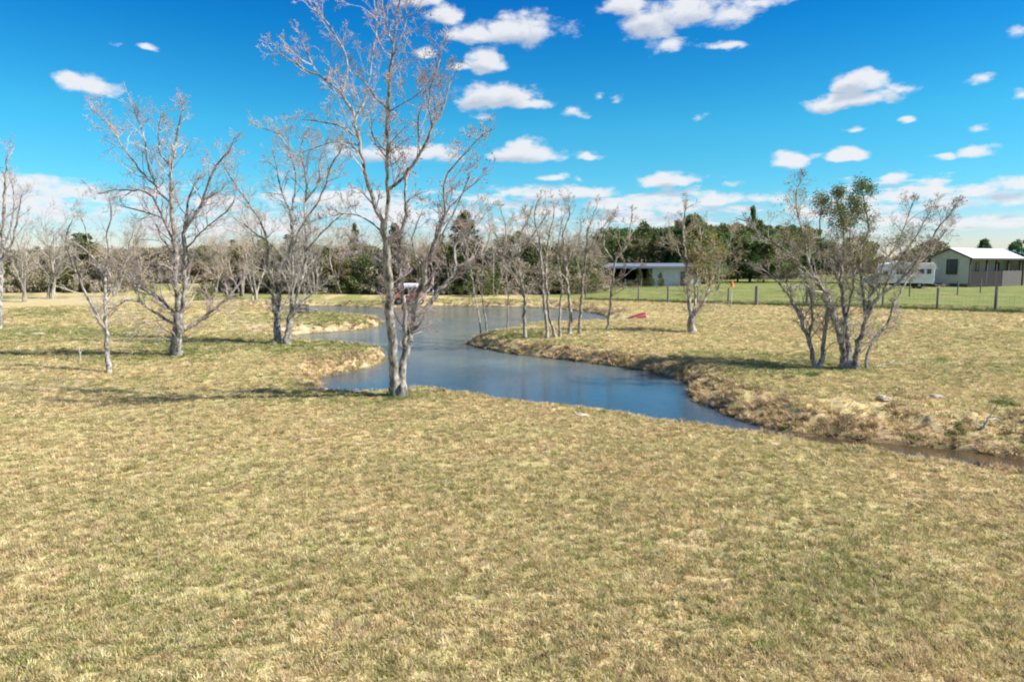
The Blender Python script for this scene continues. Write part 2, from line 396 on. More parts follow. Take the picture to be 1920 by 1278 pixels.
def grass_mat(name, straw=0.0):
    m, T, p = material(name, .85, .12)
    geo = T.n('ShaderNodeNewGeometry'); P = geo.outputs['Position']
    ag = T.n('ShaderNodeAttribute', attribute_name='green', attribute_type='INSTANCER')
    ar = T.n('ShaderNodeAttribute', attribute_name='rnd', attribute_type='INSTANCER')
    c, fine = turf_colour(T, P, ag.outputs['Fac'], ar.outputs['Fac'])
    r2 = T.math('FRACT', T.math('MULTIPLY', ar.outputs['Fac'], 37.7))
    c = T.mix(T.ramp(r2, .50, .95, 0, .42), c, (.32, .20, .11, 1))
    c = T.mix(T.ramp(r2, .40, .0, 0, .75), c, (.78, .68, .42, 1))
    ab = T.n('ShaderNodeAttribute', attribute_name='bank', attribute_type='INSTANCER')
    c = T.mix(T.math('MULTIPLY', ab.outputs['Fac'], T.ramp(r2, .1, .9, .85, .35)), c, (.62, .46, .26, 1))
    vv = T.math('MULTIPLY_ADD', T.math('FRACT', T.math('MULTIPLY', ar.outputs['Fac'], 91.3)), .6, .72)
    r3 = T.math('FRACT', T.math('MULTIPLY', ar.outputs['Fac'], 613.1))
    c = T.mix(T.ramp(r3, .84, .90, 0, .75), c, (.17, .23, .05, 1)); c = T.mix(T.ramp(r3, .12, .06, 0, .6), c, (.60, .42, .29, 1))
    hs = T.n('ShaderNodeHueSaturation'); T.set(hs.inputs['Color'], c); T.set(hs.inputs['Value'], vv)
    T.set(p.inputs['Base Color'], hs.outputs[0])
    o = [n for n in T.t.nodes if n.type == 'OUTPUT_MATERIAL'][0]
    tr = T.n('ShaderNodeBsdfTranslucent'); T.set(tr.inputs[0], hs.outputs[0]); ms = T.n('ShaderNodeMixShader'); ms.inputs[0].default_value = .38
    T.L.new(p.outputs[0], ms.inputs[1]); T.L.new(tr.outputs[0], ms.inputs[2]); T.L.new(ms.outputs[0], o.inputs[0])
    return m
def bark_mat(name, pale, dark, scale=9):
    m, T, p = material(name, .9, .15)
    tcd = T.n('ShaderNodeTexCoord'); P = tcd.outputs['Object']
    a = T.noise(T.vm('MULTIPLY', P, (1, 1, .35)), scale, 5, .65); b = T.noise(P, scale*.35, 4, .6); d = T.noise(T.vm('MULTIPLY', P, (1, 1, .2)), scale*5, 3, .6)
    c = T.mix(T.ramp(a, .36, .62), dark, pale); c = T.mix(T.ramp(b, .45, .7, 0, .55), c, tuple(x*.5 for x in dark[:3])+(1,))
    c = T.mix(T.ramp(b, .5, .3, 0, .6), c, tuple(min(1, x*1.35) for x in pale[:3])+(1,))
    T.set(p.inputs['Base Color'], c)
    bp = T.n('ShaderNodeBump'); bp.inputs['Strength'].default_value = .8; bp.inputs['Distance'].default_value = .02
    T.set(bp.inputs['Height'], T.math('ADD', a, T.math('MULTIPLY', d, .6))); T.L.new(bp.outputs[0], p.inputs['Normal'])
    return m
def leaf_mat(name, c1, c2, c3=None, trans=.25, scale=1.2, oi=True):
    m, T, p = material(name, .75, .2)
    geo = T.n('ShaderNodeNewGeometry'); P = geo.outputs['Position']
    r = geo.outputs['Random Per Island']; n = T.noise(P, scale, 4, .6)
    f = T.math('ADD', T.math('MULTIPLY', r, .6), T.math('MULTIPLY', n, .5))
    c = T.mix(T.ramp(f, .3, .85), c1, c2)
    if c3: c = T.mix(T.ramp(T.noise(P, scale*.7, 3), .5, .68, 0, .8), c, c3)
    T.set(p.inputs['Base Color'], c)
    o = [q for q in T.t.nodes if q.type == 'OUTPUT_MATERIAL'][0]
    tr = T.n('ShaderNodeBsdfTranslucent'); T.set(tr.inputs[0], c); ms = T.n('ShaderNodeMixShader'); ms.inputs[0].default_value = trans
    T.L.new(p.outputs[0], ms.inputs[1]); T.L.new(tr.outputs[0], ms.inputs[2]); T.L.new(ms.outputs[0], o.inputs[0])
    return m
def water_mat():
    m, T, p = material('pond_water', .06, .5)
    p.inputs['IOR'].default_value = 1.333
    geo = T.n('ShaderNodeNewGeometry'); P = geo.outputs['Position']
    wind = T.ramp(T.noise(T.vm('MULTIPLY', P, (.6, 1, 1)), .16, 3, .55), .38, .6)
    sep = T.n('ShaderNodeSeparateXYZ'); T.set(sep.inputs[0], P)
    far = T.ramp(sep.outputs[1], 19, 30)
    wind = T.math('MULTIPLY', T.math('MULTIPLY_ADD', wind, .6, .4), T.math('MULTIPLY_ADD', far, .85, .15))
    silt = T.mix(T.ramp(T.noise(P, .35, 3), .35, .65), (.105, .135, .135, 1), (.15, .175, .16, 1))
    wc = T.mix(T.math('MULTIPLY_ADD', far, .8, .2), (.004, .035, .075, 1), silt)  # near water: blue of the reflected sky put into the base colour
    creek = T.math('MULTIPLY', T.ramp(sep.outputs[1], 16.2, 14.6), T.ramp(sep.outputs[0], 3.6, 5.4))
    T.set(p.inputs['Base Color'], T.mix(creek, wc, (.060, .042, .020, 1)))
    T.set(p.inputs['Roughness'], T.math('MULTIPLY_ADD', wind, .10, .015))
    b = T.n('ShaderNodeBump'); b.inputs['Distance'].default_value = .06
    T.set(b.inputs['Strength'], T.math('MULTIPLY_ADD', wind, .5, .09))
    h = T.math('ADD', T.noise(T.vm('MULTIPLY', P, (1, 2.2, 1)), 3.2, 4, .6), T.math('MULTIPLY', T.noise(P, 12, 3, .6), .35))
    T.set(b.inputs['Height'], h); T.L.new(b.outputs[0], p.inputs['Normal'])
    return m
M = dict(
 ground=ground_mat(), grass=grass_mat('grass_blades'), water=water_mat(),
 bark=bark_mat('pale_grey_bark', (.41,.385,.335,1), (.085,.075,.065,1), 14),
 bark2=bark_mat('grey_brown_bark', (.43,.40,.335,1), (.12,.10,.08,1), 12),
 dead=bark_mat('bleached_dead_wood', (.50,.46,.40,1), (.26,.225,.19,1)),
 twig=simple('twig_bark', (.40,.355,.30), .9, .3, 1.2), twigr=simple('reddish_twig_bark', (.44,.36,.335), .9, .3, 1.0), twigt=simple('tan_twig_bark', (.40,.33,.245), .9, .25, 1.2),
 darkbark=simple('dark_brown_bark', (.12,.085,.06), .95, .3, 8, bump=.6),
 cedar=leaf_mat('cedar_foliage', (.06,.090,.026,1), (.15,.19,.055,1), (.19,.18,.07,1), .28),
 cedar2=leaf_mat('dark_evergreen_foliage', (.045,.095,.032,1), (.135,.225,.065,1), (.17,.25,.075,1), .3),
 olive=leaf_mat('olive_foliage', (.12,.125,.05,1), (.24,.235,.095,1), (.25,.20,.105,1), .2),
 brush=leaf_mat('grey_brown_brush', (.26,.215,.15,1), (.42,.36,.26,1), (.20,.20,.10,1), .1),
 goldleaf=leaf_mat('olive_gold_leaves', (.17,.17,.04,1), (.38,.33,.09,1), (.36,.25,.08,1), .3, 2.0),
 darkgreenleaf=leaf_mat('dark_green_leaves', (.08,.11,.03,1), (.17,.21,.055,1), None, .25, 2.0),
 brownleaf=leaf_mat('brown_dry_leaves', (.12,.07,.05,1), (.22,.14,.09,1), None, .2, 2.0),
 weed=leaf_mat('green_weed_leaves', (.07,.13,.025,1), (.14,.22,.05,1), None, .3, 2.0),
 white=simple('white_paint', (.78,.78,.77), .45, .04, 2), roofw=simple('white_metal_roofing', (.80,.80,.80), .4, .03, 1.0),
 siding=simple('beige_siding', (.47,.455,.36), .7, .05, 1.5), trim=simple('dark_brown_trim', (.06,.05,.045), .7, .1),
 skirt=simple('dark_skirting', (.07,.06,.055), .9, .15), porchwall=simple('pale_green_porch_wall', (.42,.44,.38), .8, .06),
 rail=simple('weathered_grey_boards', (.032,.029,.030), .9, .25, 5, stretch=(1, 1, 6)), rail2=simple('light_grey_boards', (.13,.122,.115), .9, .15, 5, stretch=(6, 6, 1)),
 glass=simple('dark_window_glass', (.03,.045,.05), .12, .1, 1, .6), shedwall=simple('pale_metal_wall', (.58,.60,.64), .6, .05, 1.2), shedroof=simple('blue_grey_metal_roof', (.17,.19,.23), .5, .1, 1),
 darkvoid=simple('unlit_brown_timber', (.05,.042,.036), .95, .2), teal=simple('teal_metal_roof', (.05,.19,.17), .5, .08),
 post=simple('weathered_post', (.20,.185,.17), .9, .2, 7, bump=.5, stretch=(1, 1, .3)), wire=simple('fence_wire', (.28,.28,.27), .5, .1, 3, metal=.6), greenpost=simple('green_steel_post', (.10,.13,.11), .6, .1),
 whitepost=simple('white_rod', (.65,.66,.66), .5, .05),
 red=simple('faded_red_hull', (.20,.008,.022), .42, .12, 3, .4), pink=simple('faded_pink_hull', (.42,.05,.08), .5, .1, 3), darkred=simple('dark_maroon_hull', (.10,.015,.03), .5, .1),  # darker maroon for the boat's gunwales and keel
 orange=simple('orange_bodywork', (.55,.17,.08), .4, .1, 3, .4), rubber=simple('black_rubber', (.02,.02,.02), .85, .1), black=simple('black_plastic', (.025,.028,.03), .5, .1),
 cone=simple('orange_cone_plastic', (.75,.20,.04), .5, .05), rock=simple('pale_limestone', (.46,.38,.28), .95, .15, 9, bump=.8), steel=simple('grey_steel', (.25,.25,.26), .5, .1, metal=.3),
 tabletop=simple('weathered_table_boards', (.36,.35,.36), .85, .12, 5, stretch=(1, 8, 1)), chrome=simple('bare_wheel_rim', (.5,.5,.5), .35, .05, metal=.6))

# ------------------------------------------------------------------ ground sheet
a_d = np.linspace(R(-48), R(48), 640); a_l = np.linspace(R(-180), R(-48), 50)[:-1]; a_r = np.linspace(R(48), R(180), 50)[1:-1]
ang = np.concatenate([a_l, a_d, a_r]); OY = -1.5
rad = np.concatenate([[0.02], np.geomspace(1.0, 11, 60)[:-1], np.geomspace(11, 66, 330)[:-1], np.geomspace(66, 3500, 60)])
A, Rr = np.meshgrid(ang, rad, indexing='ij')
gx = (np.sin(A)*Rr).ravel(); gy = (np.cos(A)*Rr + OY).ravel()
gz, gsd, gw = terrain(gx, gy)
na, nr = len(ang), len(rad); ii, jj = np.meshgrid(np.arange(na), np.arange(nr-1), indexing='ij'); i2 = (ii+1) % na
Fq = np.stack([ii*nr+jj, i2*nr+jj, i2*nr+jj+1, ii*nr+jj+1], -1).reshape(-1, 4)[:, ::-1]
gme = mesh_np('ground', np.stack([gx, gy, gz], 1), Fq[:, ::-1], True, M['ground'])
g_, b_, k_, l_ = masks(gx, gy, gsd)
ca = gme.color_attributes.new('mask', 'FLOAT_COLOR', 'POINT')
ca.data.foreach_set('color', np.stack([g_, b_, k_, l_], 1).astype(np.float32).ravel())
ground = tag(link('ground', gme), kind='structure')
if gme.polygons[1000].normal.z < 0: gme.flip_normals()

# ------------------------------------------------------------------ water
mb = MB(); xs = np.linspace(-45, 50, 20); 
def water():
    x0, x1, y0, y1 = -32, 30, 7, 68
    n = 40; X = np.linspace(x0, x1, n); Y = np.linspace(y0, y1, n); XX, YY = np.meshgrid(X, Y)
    V = np.stack([XX.ravel(), YY.ravel(), np.full(XX.size, WZ)], 1)
    sdv, _ = pond_sd(V[:, 0], V[:, 1])
    Fs = []
    for j in range(n-1):
        for i in range(n-1):
            a = j*n+i; q = (a, a+1, a+n+1, a+n)
            if min(sdv[list(q)]) < 1.6: Fs.append(q)
    return mesh_np('pond_water', V, Fs, False, M['water'])
tag(link('pond_water', water()), kind='structure')

# ------------------------------------------------------------------ scatter by geometry nodes
def hidden_collection(name, objs):
    c = bpy.data.collections.new(name)
    for o in objs: c.objects.link(o)
    return c
def scatter(name, P, rot, scl, idx, protos, attrs, label=None):
    me = bpy.data.meshes.new(name); me.vertices.add(len(P)); me.vertices.foreach_set('co', np.asarray(P, np.float32).ravel())
    def add(n, t, a, key='value'):
        at_ = me.attributes.new(n, t, 'POINT'); at_.data.foreach_set(key, np.ascontiguousarray(a).ravel())
    add('irot', 'FLOAT_VECTOR', rot.astype(np.float32), 'vector'); add('iscl', 'FLOAT_VECTOR', scl.astype(np.float32), 'vector'); add('idx', 'INT', idx.astype(np.int32))
    for k, v in attrs.items(): add(k, 'FLOAT', v.astype(np.float32))
    o = link(name, me)
    g = bpy.data.node_groups.new(name+'_scatter', 'GeometryNodeTree')
    g.interface.new_socket('Geometry', in_out='INPUT', socket_type='NodeSocketGeometry'); g.interface.new_socket('Geometry', in_out='OUTPUT', socket_type='NodeSocketGeometry')
    N = g.nodes; L = g.links; gi = N.new('NodeGroupInput'); go = N.new('NodeGroupOutput')
    mp = N.new('GeometryNodeMeshToPoints'); ip = N.new('GeometryNodeInstanceOnPoints'); ci = N.new('GeometryNodeCollectionInfo')
    ci.inputs['Collection'].default_value = protos; ci.inputs['Separate Children'].default_value = True; ci.inputs['Reset Children'].default_value = True
    def na_(nm, t):
        q = N.new('GeometryNodeInputNamedAttribute'); q.data_type = t; q.inputs[0].default_value = nm; return q.outputs[0]
    L.new(gi.outputs[0], mp.inputs[0]); L.new(mp.outputs[0], ip.inputs['Points']); L.new(ci.outputs[0], ip.inputs['Instance'])
    ip.inputs['Pick Instance'].default_value = True
    L.new(na_('idx', 'INT'), ip.inputs['Instance Index']); L.new(na_('irot', 'FLOAT_VECTOR'), ip.inputs['Rotation']); L.new(na_('iscl', 'FLOAT_VECTOR'), ip.inputs['Scale'])
    L.new(ip.outputs[0], go.inputs[0])
    md = o.modifiers.new('scatter', 'NODES'); md.node_group = g
    return o
def tuft(seed, nb, h, wd, spread, lean):
    r = np.random.default_rng(seed); V = []; Fc = []
    for i in range(nb):
        a = r.uniform(0, 2*math.pi); rr = spread*math.sqrt(r.uniform(0, 1)); bx, by = rr*math.cos(a), rr*math.sin(a)
        da = r.uniform(0, 2*math.pi) if r.random() < .5 else a; ln = lean*r.uniform(.3, 1.4); hh = h*r.uniform(.45, 1.15)
        wx, wy = -math.sin(da)*wd/2, math.cos(da)*wd/2
        mx, my = bx+math.cos(da)*ln*.4, by+math.sin(da)*ln*.4; tx, ty = bx+math.cos(da)*ln, by+math.sin(da)*ln
        b = len(V)
        V += [(bx-wx, by-wy, -.01), (bx+wx, by+wy, -.01), (mx+wx*.8, my+wy*.8, hh*.62), (mx-wx*.8, my-wy*.8, hh*.62), (tx, ty, hh)]
        Fc += [(b, b+1, b+2), (b, b+2, b+3), (b+3, b+2, b+4)]
    return mesh_np('tuft', V, Fc, False, M['grass'])
gprot = [bpy.data.objects.new('tuft_%02d' % i, tuft(50+i, 26, .035+.006*(i % 3), .0078, .055, .045)) for i in range(6)]
gcol = hidden_collection('grass_tufts', gprot)
def scatter_grass():
    pts = []; dens = [(4.2, 8, 420, 1.0), (8, 12, 300, 1.05), (12, 18, 190, 1.2), (18, 27, 100, 1.5), (27, 42, 42, 2.0), (42, 64, 16, 2.6)]
    for (r0, r1, d, sc) in dens:
        area = (r1*r1-r0*r0)*R(44)*1.0*2/2*1.0
        n = int(area*d); rr = np.sqrt(rng.uniform(r0*r0, r1*r1, n)); aa = rng.uniform(R(-44), R(44), n)
        pts.append(np.stack([np.sin(aa)*rr, np.cos(aa)*rr, np.full(n, sc)], 1))
    P = np.concatenate(pts); x, y, sc = P[:, 0], P[:, 1], P[:, 2]
    z, sd, w = terrain(x, y); g, b, k, l = masks(x, y, sd)
    keep = (sd > .02) & (z > WZ+.04) & (rng.random(len(x)) > b*.75)
    keep &= (fbm(x, y, 1.4, 3, 77) > .27) | (rng.random(len(x)) < .5)
    keep &= (sd > w) | (w < .75) | (rng.random(len(x)) < np.where(w > 1.25, .36, .5))
    x, y, z, sc, sd, w, g = [q[keep] for q in (x, y, z, sc, sd, w, g)]
    n = len(x); bankz = np.clip(1-sd/np.maximum(w*1.25, .6), 0, 1)
    hz = rng.uniform(.7, 1.25, n)*(1+.8*bankz*rng.uniform(.2, 1, n))*(1+.25*np.clip(g, 0, 1))
    hz *= .75+.6*fbm(x, y, .8, 3, 99)
    s = np.stack([sc*rng.uniform(.8, 1.2, n)*(1+.7*bankz), sc*rng.uniform(.8, 1.2, n)*(1+.7*bankz), hz*np.sqrt(sc)], 1)
    rot = np.stack([rng.normal(0, .18, n)+.0*x, rng.normal(0, .18, n), rng.uniform(0, 6.28, n)], 1)
    o = scatter('grass', np.stack([x, y, z-.004], 1), rot, s, rng.integers(0, 6, n), gcol, {'green': g, 'rnd': rng.random(n), 'bank': np.clip(bankz*1.3, 0, 1)*(w > .75)})
    tag(o, 'short dormant straw and green grass covering the ground around the pond', 'grass', kind='stuff')
    print('grass tufts', n)
scatter_grass()

# ------------------------------------------------------------------ branching
def unit(v): return v/np.maximum(np.linalg.norm(v, axis=-1, keepdims=True), 1e-9)
def grow(st, di, ln, ra, levels, r, kids=(4, 4, 3), segs=(4, 3, 2, 1), ang=(.5, 1.0), up=.10, wob=.22, shrink=(.42, .7), rmin=.0035):
    SEG = []; ENDS = []
    for lv in range(levels+1):
        n = len(st)
        if n == 0: break
        ns = segs[min(lv, len(segs)-1)]; p = st.copy(); d = unit(di.copy()); pl = [p]; dl = [d]
        for s in range(ns):
            d = unit(d + r.normal(0, wob, d.shape) + np.array([0, 0, up])); p = p + d*(ln/ns)[:, None]; pl.append(p); dl.append(d)
        rr = [np.maximum(ra*(1-.62*s/ns), rmin*.8) for s in range(ns+1)]
        for s in range(ns): SEG.append(np.concatenate([pl[s], pl[s+1], rr[s][:, None], rr[s+1][:, None]], 1))
        ENDS.append(pl[-1])
        if lv == levels: break
        k = kids[min(lv, len(kids)-1)]
        t = r.uniform(.25, 1.0, (n, k))*ns; i0 = np.clip(t.astype(int), 0, ns-1); fr = t-i0
        PL = np.stack(pl, 1); DL = np.stack(dl, 1); RR = np.stack(rr, 1); ar = np.arange(n)[:, None]
        sp = PL[ar, i0]*(1-fr[..., None])+PL[ar, i0+1]*fr[..., None]; sdr = DL[ar, i0+1]; rp = RR[ar, i0]
        rnd = unit(r.normal(0, 1, sdr.shape)); perp = unit(np.cross(sdr, rnd)); a = r.uniform(ang[0], ang[1], (n, k))[..., None]
        nd = sdr*np.cos(a)+perp*np.sin(a)
        st = sp.reshape(-1, 3); di = nd.reshape(-1, 3); ln = (ln[:, None]*r.uniform(shrink[0], shrink[1], (n, k))*(1-.35*t/ns)).ravel()
        ra = np.maximum((rp*r.uniform(.5, .7, (n, k))).ravel(), rmin)
    return np.concatenate(SEG), np.concatenate(ENDS)
def prisms(S, name, mat, k=3):
    a = S[:, :3]; b = S[:, 3:6]; r0 = S[:, 6:7]; r1 = S[:, 7:8]; d = unit(b-a); b = b+d*(r1*.5)
    h = np.where(np.abs(d[:, 2:3]) > .9, np.array([[1., 0, 0]]), np.array([[0, 0, 1.]])); e = unit(np.cross(d, h)); f = np.cross(d, e)
    V = []
    for (c, rr) in ((a, r0), (b, r1)):
        for i in range(k):
            t = 2*math.pi*i/k; V.append(c+(e*math.cos(t)+f*math.sin(t))*rr)
    V = np.stack(V, 1).reshape(-1, 3); o = (np.arange(len(S))*2*k)[:, None, None]
    q = np.array([[i, (i+1) % k, k+(i+1) % k, k+i] for i in range(k)])[None]
    return mesh_np(name, V, (q+o).reshape(-1, 4), True, mat)
def tube(P, Rd, k=9, seed=0, knot=.12, close=True):
    P = np.asarray(P, float); Rd = np.asarray(Rd, float); r = np.random.default_rng(seed); n = len(P)
    d = np.gradient(P, axis=0); d = unit(d); e = unit(np.cross(d[0], [0.3, 1, .1])); V = []
    lump = r.normal(0, 1, k)*knot*.5
    for i in range(n):
        e = unit(e-d[i]*np.dot(e, d[i])); f = np.cross(d[i], e); lump = lump*.8+r.normal(0, knot*.35, k)
        for j in range(k):
            t = 2*math.pi*j/k; V.append(P[i]+(e*math.cos(t)+f*math.sin(t))*Rd[i]*(1+lump[j]))
    Fc = [(i*k+j, i*k+(j+1) % k, (i+1)*k+(j+1) % k, (i+1)*k+j) for i in range(n-1) for j in range(k)]
    return np.array(V), np.array(Fc)
def resample(P, Rd, step, r, wob):
    P = np.asarray(P, float); Rd = np.asarray(Rd, float); L = np.concatenate([[0], np.cumsum(np.linalg.norm(np.diff(P, axis=0), axis=1))])
    n = max(4, int(L[-1]/step)+1); s = np.linspace(0, L[-1], n)
    # catmull-rom-like smoothing through linear interpolation then blur
    Q = np.stack([np.interp(s, L, P[:, i]) for i in range(3)], 1); q = np.interp(s, L, Rd)
    for _ in range(2): Q[1:-1] = Q[1:-1]*.5+(Q[:-2]+Q[2:])*.25
    Q[1:-1] += r.normal(0, wob, Q[1:-1].shape); return Q, q
def leaves_mesh(C, size, r, name, mat, flat=.3):
    n = len(C); a = unit(r.normal(0, 1, (n, 3))); b = unit(np.cross(a, r.normal(0, 1, (n, 3)))); s = (size*r.uniform(.6, 1.3, n))[:, None]
    V = np.stack([C-a*s*.5, C+b*s*.32, C+a*s*.5, C-b*s*.32], 1).reshape(-1, 3); Fc = np.arange(4*n).reshape(-1, 4)
    return mesh_np(name, V, Fc, False, mat)

def traced_tree(name, label, base, limbs, seed, twig_len=1.0, density=2.2, mat='bark', tmat='twig', group=None, levels=3, kids=(4, 4, 3), depth=.35, leaves=None, rmin=.0035, up=.10, start=.3, cat='tree', upper=None):
    """limbs: list of (radius0 px, radius1 px, [(u, v), ...]); the first starts at the ground. Each limb gets its own depth."""
    r = np.random.default_rng(seed); bx, by = at(*base); Y0 = by
    zb = H(bx, by)
    root = empty(name, (bx, by, zb)); tag(root, label, cat, group); off = np.array([bx, by, zb])
    done = []; seeds = []
    for li, (r0, r1, pts) in enumerate(limbs):
        u0, v0 = pts[0]; yo = 0.0; attach = None
        if done and abs(v0-base[1]) > 14:
            best = 1e9
            for (UV, PP, RD) in done:
                dd = np.hypot(UV[:, 0]-u0, UV[:, 1]-v0); i = int(dd.argmin())
                if dd[i] < best: best = dd[i]; attach = PP[i]; yo = PP[i][1]-Y0
        elif li: yo = r.uniform(-.25, .25)
        slope = r.uniform(-1, 1)*depth; curve = r.uniform(-.5, .5)*depth
        P = []; acc = 0.0; pv = None
        for (u, v) in pts:
            q = at_y(u, v, Y0+yo)
            if pv is not None: acc += np.linalg.norm(q-pv)
            pv = q; P.append(at_y(u, v, Y0+yo+slope*acc+curve*acc*acc*.12))
        if attach is not None: P[0] = attach*1.0
        else:
            P[0][2] = H(P[0][0], P[0][1])-.12
        P = np.array(P); px = (Y0+yo)/F*(.74 if attach is None else .68); L = np.linspace(0, 1, len(P))
        RD = np.array([(r0*(1-t)**1.0+r1*t)*px for t in L])
        Q, q = resample(P, RD, .16 if r0 > 4 else .2, r, .012+.15*float(RD.min()))
        if attach is None:
            hh = Q[:, 2]-Q[0, 2]; q = q*(1+.45*np.exp(-hh/.22))
        V, Fc = tube(Q, q, 10 if r0 > 5 else (7 if r0 > 2 else 5), seed*31+li, .16)
        nm = 'trunk' if attach is None else 'limb'
        o = link(nm, mesh_np(nm, V-off, Fc, True, M[mat]), root)
        uu, vv = proj(Q[:, 0], Q[:, 1], Q[:, 2]); done.append((np.stack([uu, vv], 1), Q, q))
        Ltot = np.linalg.norm(np.diff(Q, axis=0), axis=1).sum(); st = start if attach is None else .12
        n = max(2, int(Ltot*(1-st)*density)); d = unit(np.gradient(Q, axis=0))
        t = np.concatenate([r.uniform(st, 1, n), [1.0, 1.0, .97]]); idx = np.clip((t*(len(Q)-1)).astype(int), 0, len(Q)-1)
        dd = d[idx]; rn = unit(r.normal(0, 1, dd.shape)); perp = unit(np.cross(dd, rn)); a = r.uniform(.5, 1.15, len(t)); a[-3:] *= .35
        nd = dd*np.cos(a)[:, None]+perp*np.sin(a)[:, None]; nd[:, 2] += .12
        ln = twig_len*r.uniform(.55, 1.15, len(t))*(1.15-.72*t); ln = np.minimum(ln, Ltot*.8)
        seeds.append((Q[idx], nd, ln, np.minimum(q[idx]*.5, .012+.012*ln)))
    S, E = grow(np.concatenate([s[0] for s in seeds]), np.concatenate([s[1] for s in seeds]), np.concatenate([s[2] for s in seeds]), np.concatenate([s[3] for s in seeds]), levels, r, kids=kids, rmin=rmin, up=up)
    S[:, :3] -= off; S[:, 3:6] -= off
    tw = link('twigs', prisms(S, 'twigs', M[tmat]), root); tw['kind'] = 'stuff'
    if leaves:
        for (lm, cnt, size, cond) in leaves:
            C = E[cond(E)] if cond else E
            if len(C) == 0: continue
            C = C[r.integers(0, len(C), cnt)] + r.normal(0, size*1.6, (cnt, 3)) - off
            lo = link('foliage', leaves_mesh(C, size, r, 'foliage', M[lm]), root); lo['kind'] = 'stuff'
    print(name, 'twig segs', len(S)); return root

T1 = [(13, 7.5, [(740,742),(739,710),(739,677),(736,633),(730,588),(729,546),(729,514),(726,484),(721,451),(720,419)]),
 (12, 8, [(751,741),(752,707),(757,677),(769,633),(778,594)]),
 (8, 5.5, [(778,594),(780,572),(784,552),(797,529),(793,499),(807,475),(819,448),(828,416)]),
 (3.6, 1.0, [(828,416),(838,390),(830,362),(828,336),(846,315),(876,283),(906,253)]),
 (7.5, 3.0, [(778,596),(801,576),(816,552),(834,535),(852,523),(855,499),(852,457),(867,431)]),
 (3.0, 1.2, [(855,505),(875,490),(893,482),(930,468)]),
 (3.6, 2, [(772,628),(793,609),(794,594)]),
 (6.5, 4.5, [(755,665),(761,618),(760,582),(754,541),(751,505),(745,475),(750,440),(757,420)]),
 (4.5, 3.5, [(757,420),(761,410),(760,380),(760,333)]),
 (6, 3.6, [(720,419),(706,392),(697,369),(685,333),(677,285),(671,244),(656,202),(642,175)]),
 (3.2, 1.2, [(642,175),(620,152),(590,140),(561,125),(537,107),(513,98)]),
 (2.2, 1.0, [(590,140),(575,104),(562,68)]),
 (3.2, 1.2, [(642,175),(653,143),(653,116),(644,89),(623,56),(599,27),(575,0),(560,-30)]),
 (3.0, 1.3, [(673,238),(682,193),(690,164),(697,104),(706,68),(705,30),(700,-20)]),
 (3.2, 1.4, [(671,262),(647,238),(626,228),(600,232),(575,225)]),
 (2.6, 1.2, [(674,275),(650,262),(620,265),(590,277),(570,285)]),
 (6, 3.6, [(722,415),(727,407),(728,357),(725,310),(726,268),(727,208),(729,167)]),
 (3.6, 1.8, [(729,167),(730,143),(736,113),(733,83),(742,54),(748,18),(752,-35)]),
 (2.2, 1.2, [(733,80),(724,40),(716,5),(706,-30)]),
 (2.2, 1.1, [(736,115),(752,80),(760,40),(768,5)]),
 (2.6, 1.4, [(727,208),(706,178),(688,161),(665,140)]),
 (2.0, 1.0, [(728,208),(763,190),(784,178),(800,160)]),
 (2.4, 1.2, [(725,294),(700,268),(694,241),(690,215)]),
 (4.6, 2.8, [(729,360),(745,345),(760,333),(781,297),(799,274),(810,238)]),
 (2.8, 1.3, [(810,238),(807,208),(799,184),(816,143),(825,119),(828,95)]),
 (2.6, 1.2, [(810,238),(830,205),(840,185),(845,160),(848,140)]),
 (2.4, 1.3, [(784,292),(787,259),(779,235),(787,205),(797,187)]),
 (2.2, 1.2, [(760,333),(740,300),(733,285),(728,262)]),
 (3.0, 1.2, [(722,440),(700,418),(680,405),(650,400),(625,405)]),
 (2.6, 1.0, [(727,500),(700,480),(678,470),(655,468)]),
 (2.6, 1.2, [(807,475),(830,440),(850,400),(868,360),(880,330)]),
 (2.4, 1.2, [(828,416),(850,380),(880,350),(905,330)]),
 (2.4, 1.0, [(793,499),(770,470),(775,430),(790,400)]),
 (2.6, 1.0, [(852,470),(880,440),(900,415),(915,395)])]
traced_tree('bare_tree', 'tallest bare grey tree with several trunks on the near bank before the water', (745,741), T1, 11, twig_len=1.12, density=4.0, tmat='twigr', depth=.4, start=.5,
    leaves=[('brownleaf', 900, .045, lambda E: (E[:, 0] > -2.8) & (E[:, 2] < 8.5))])
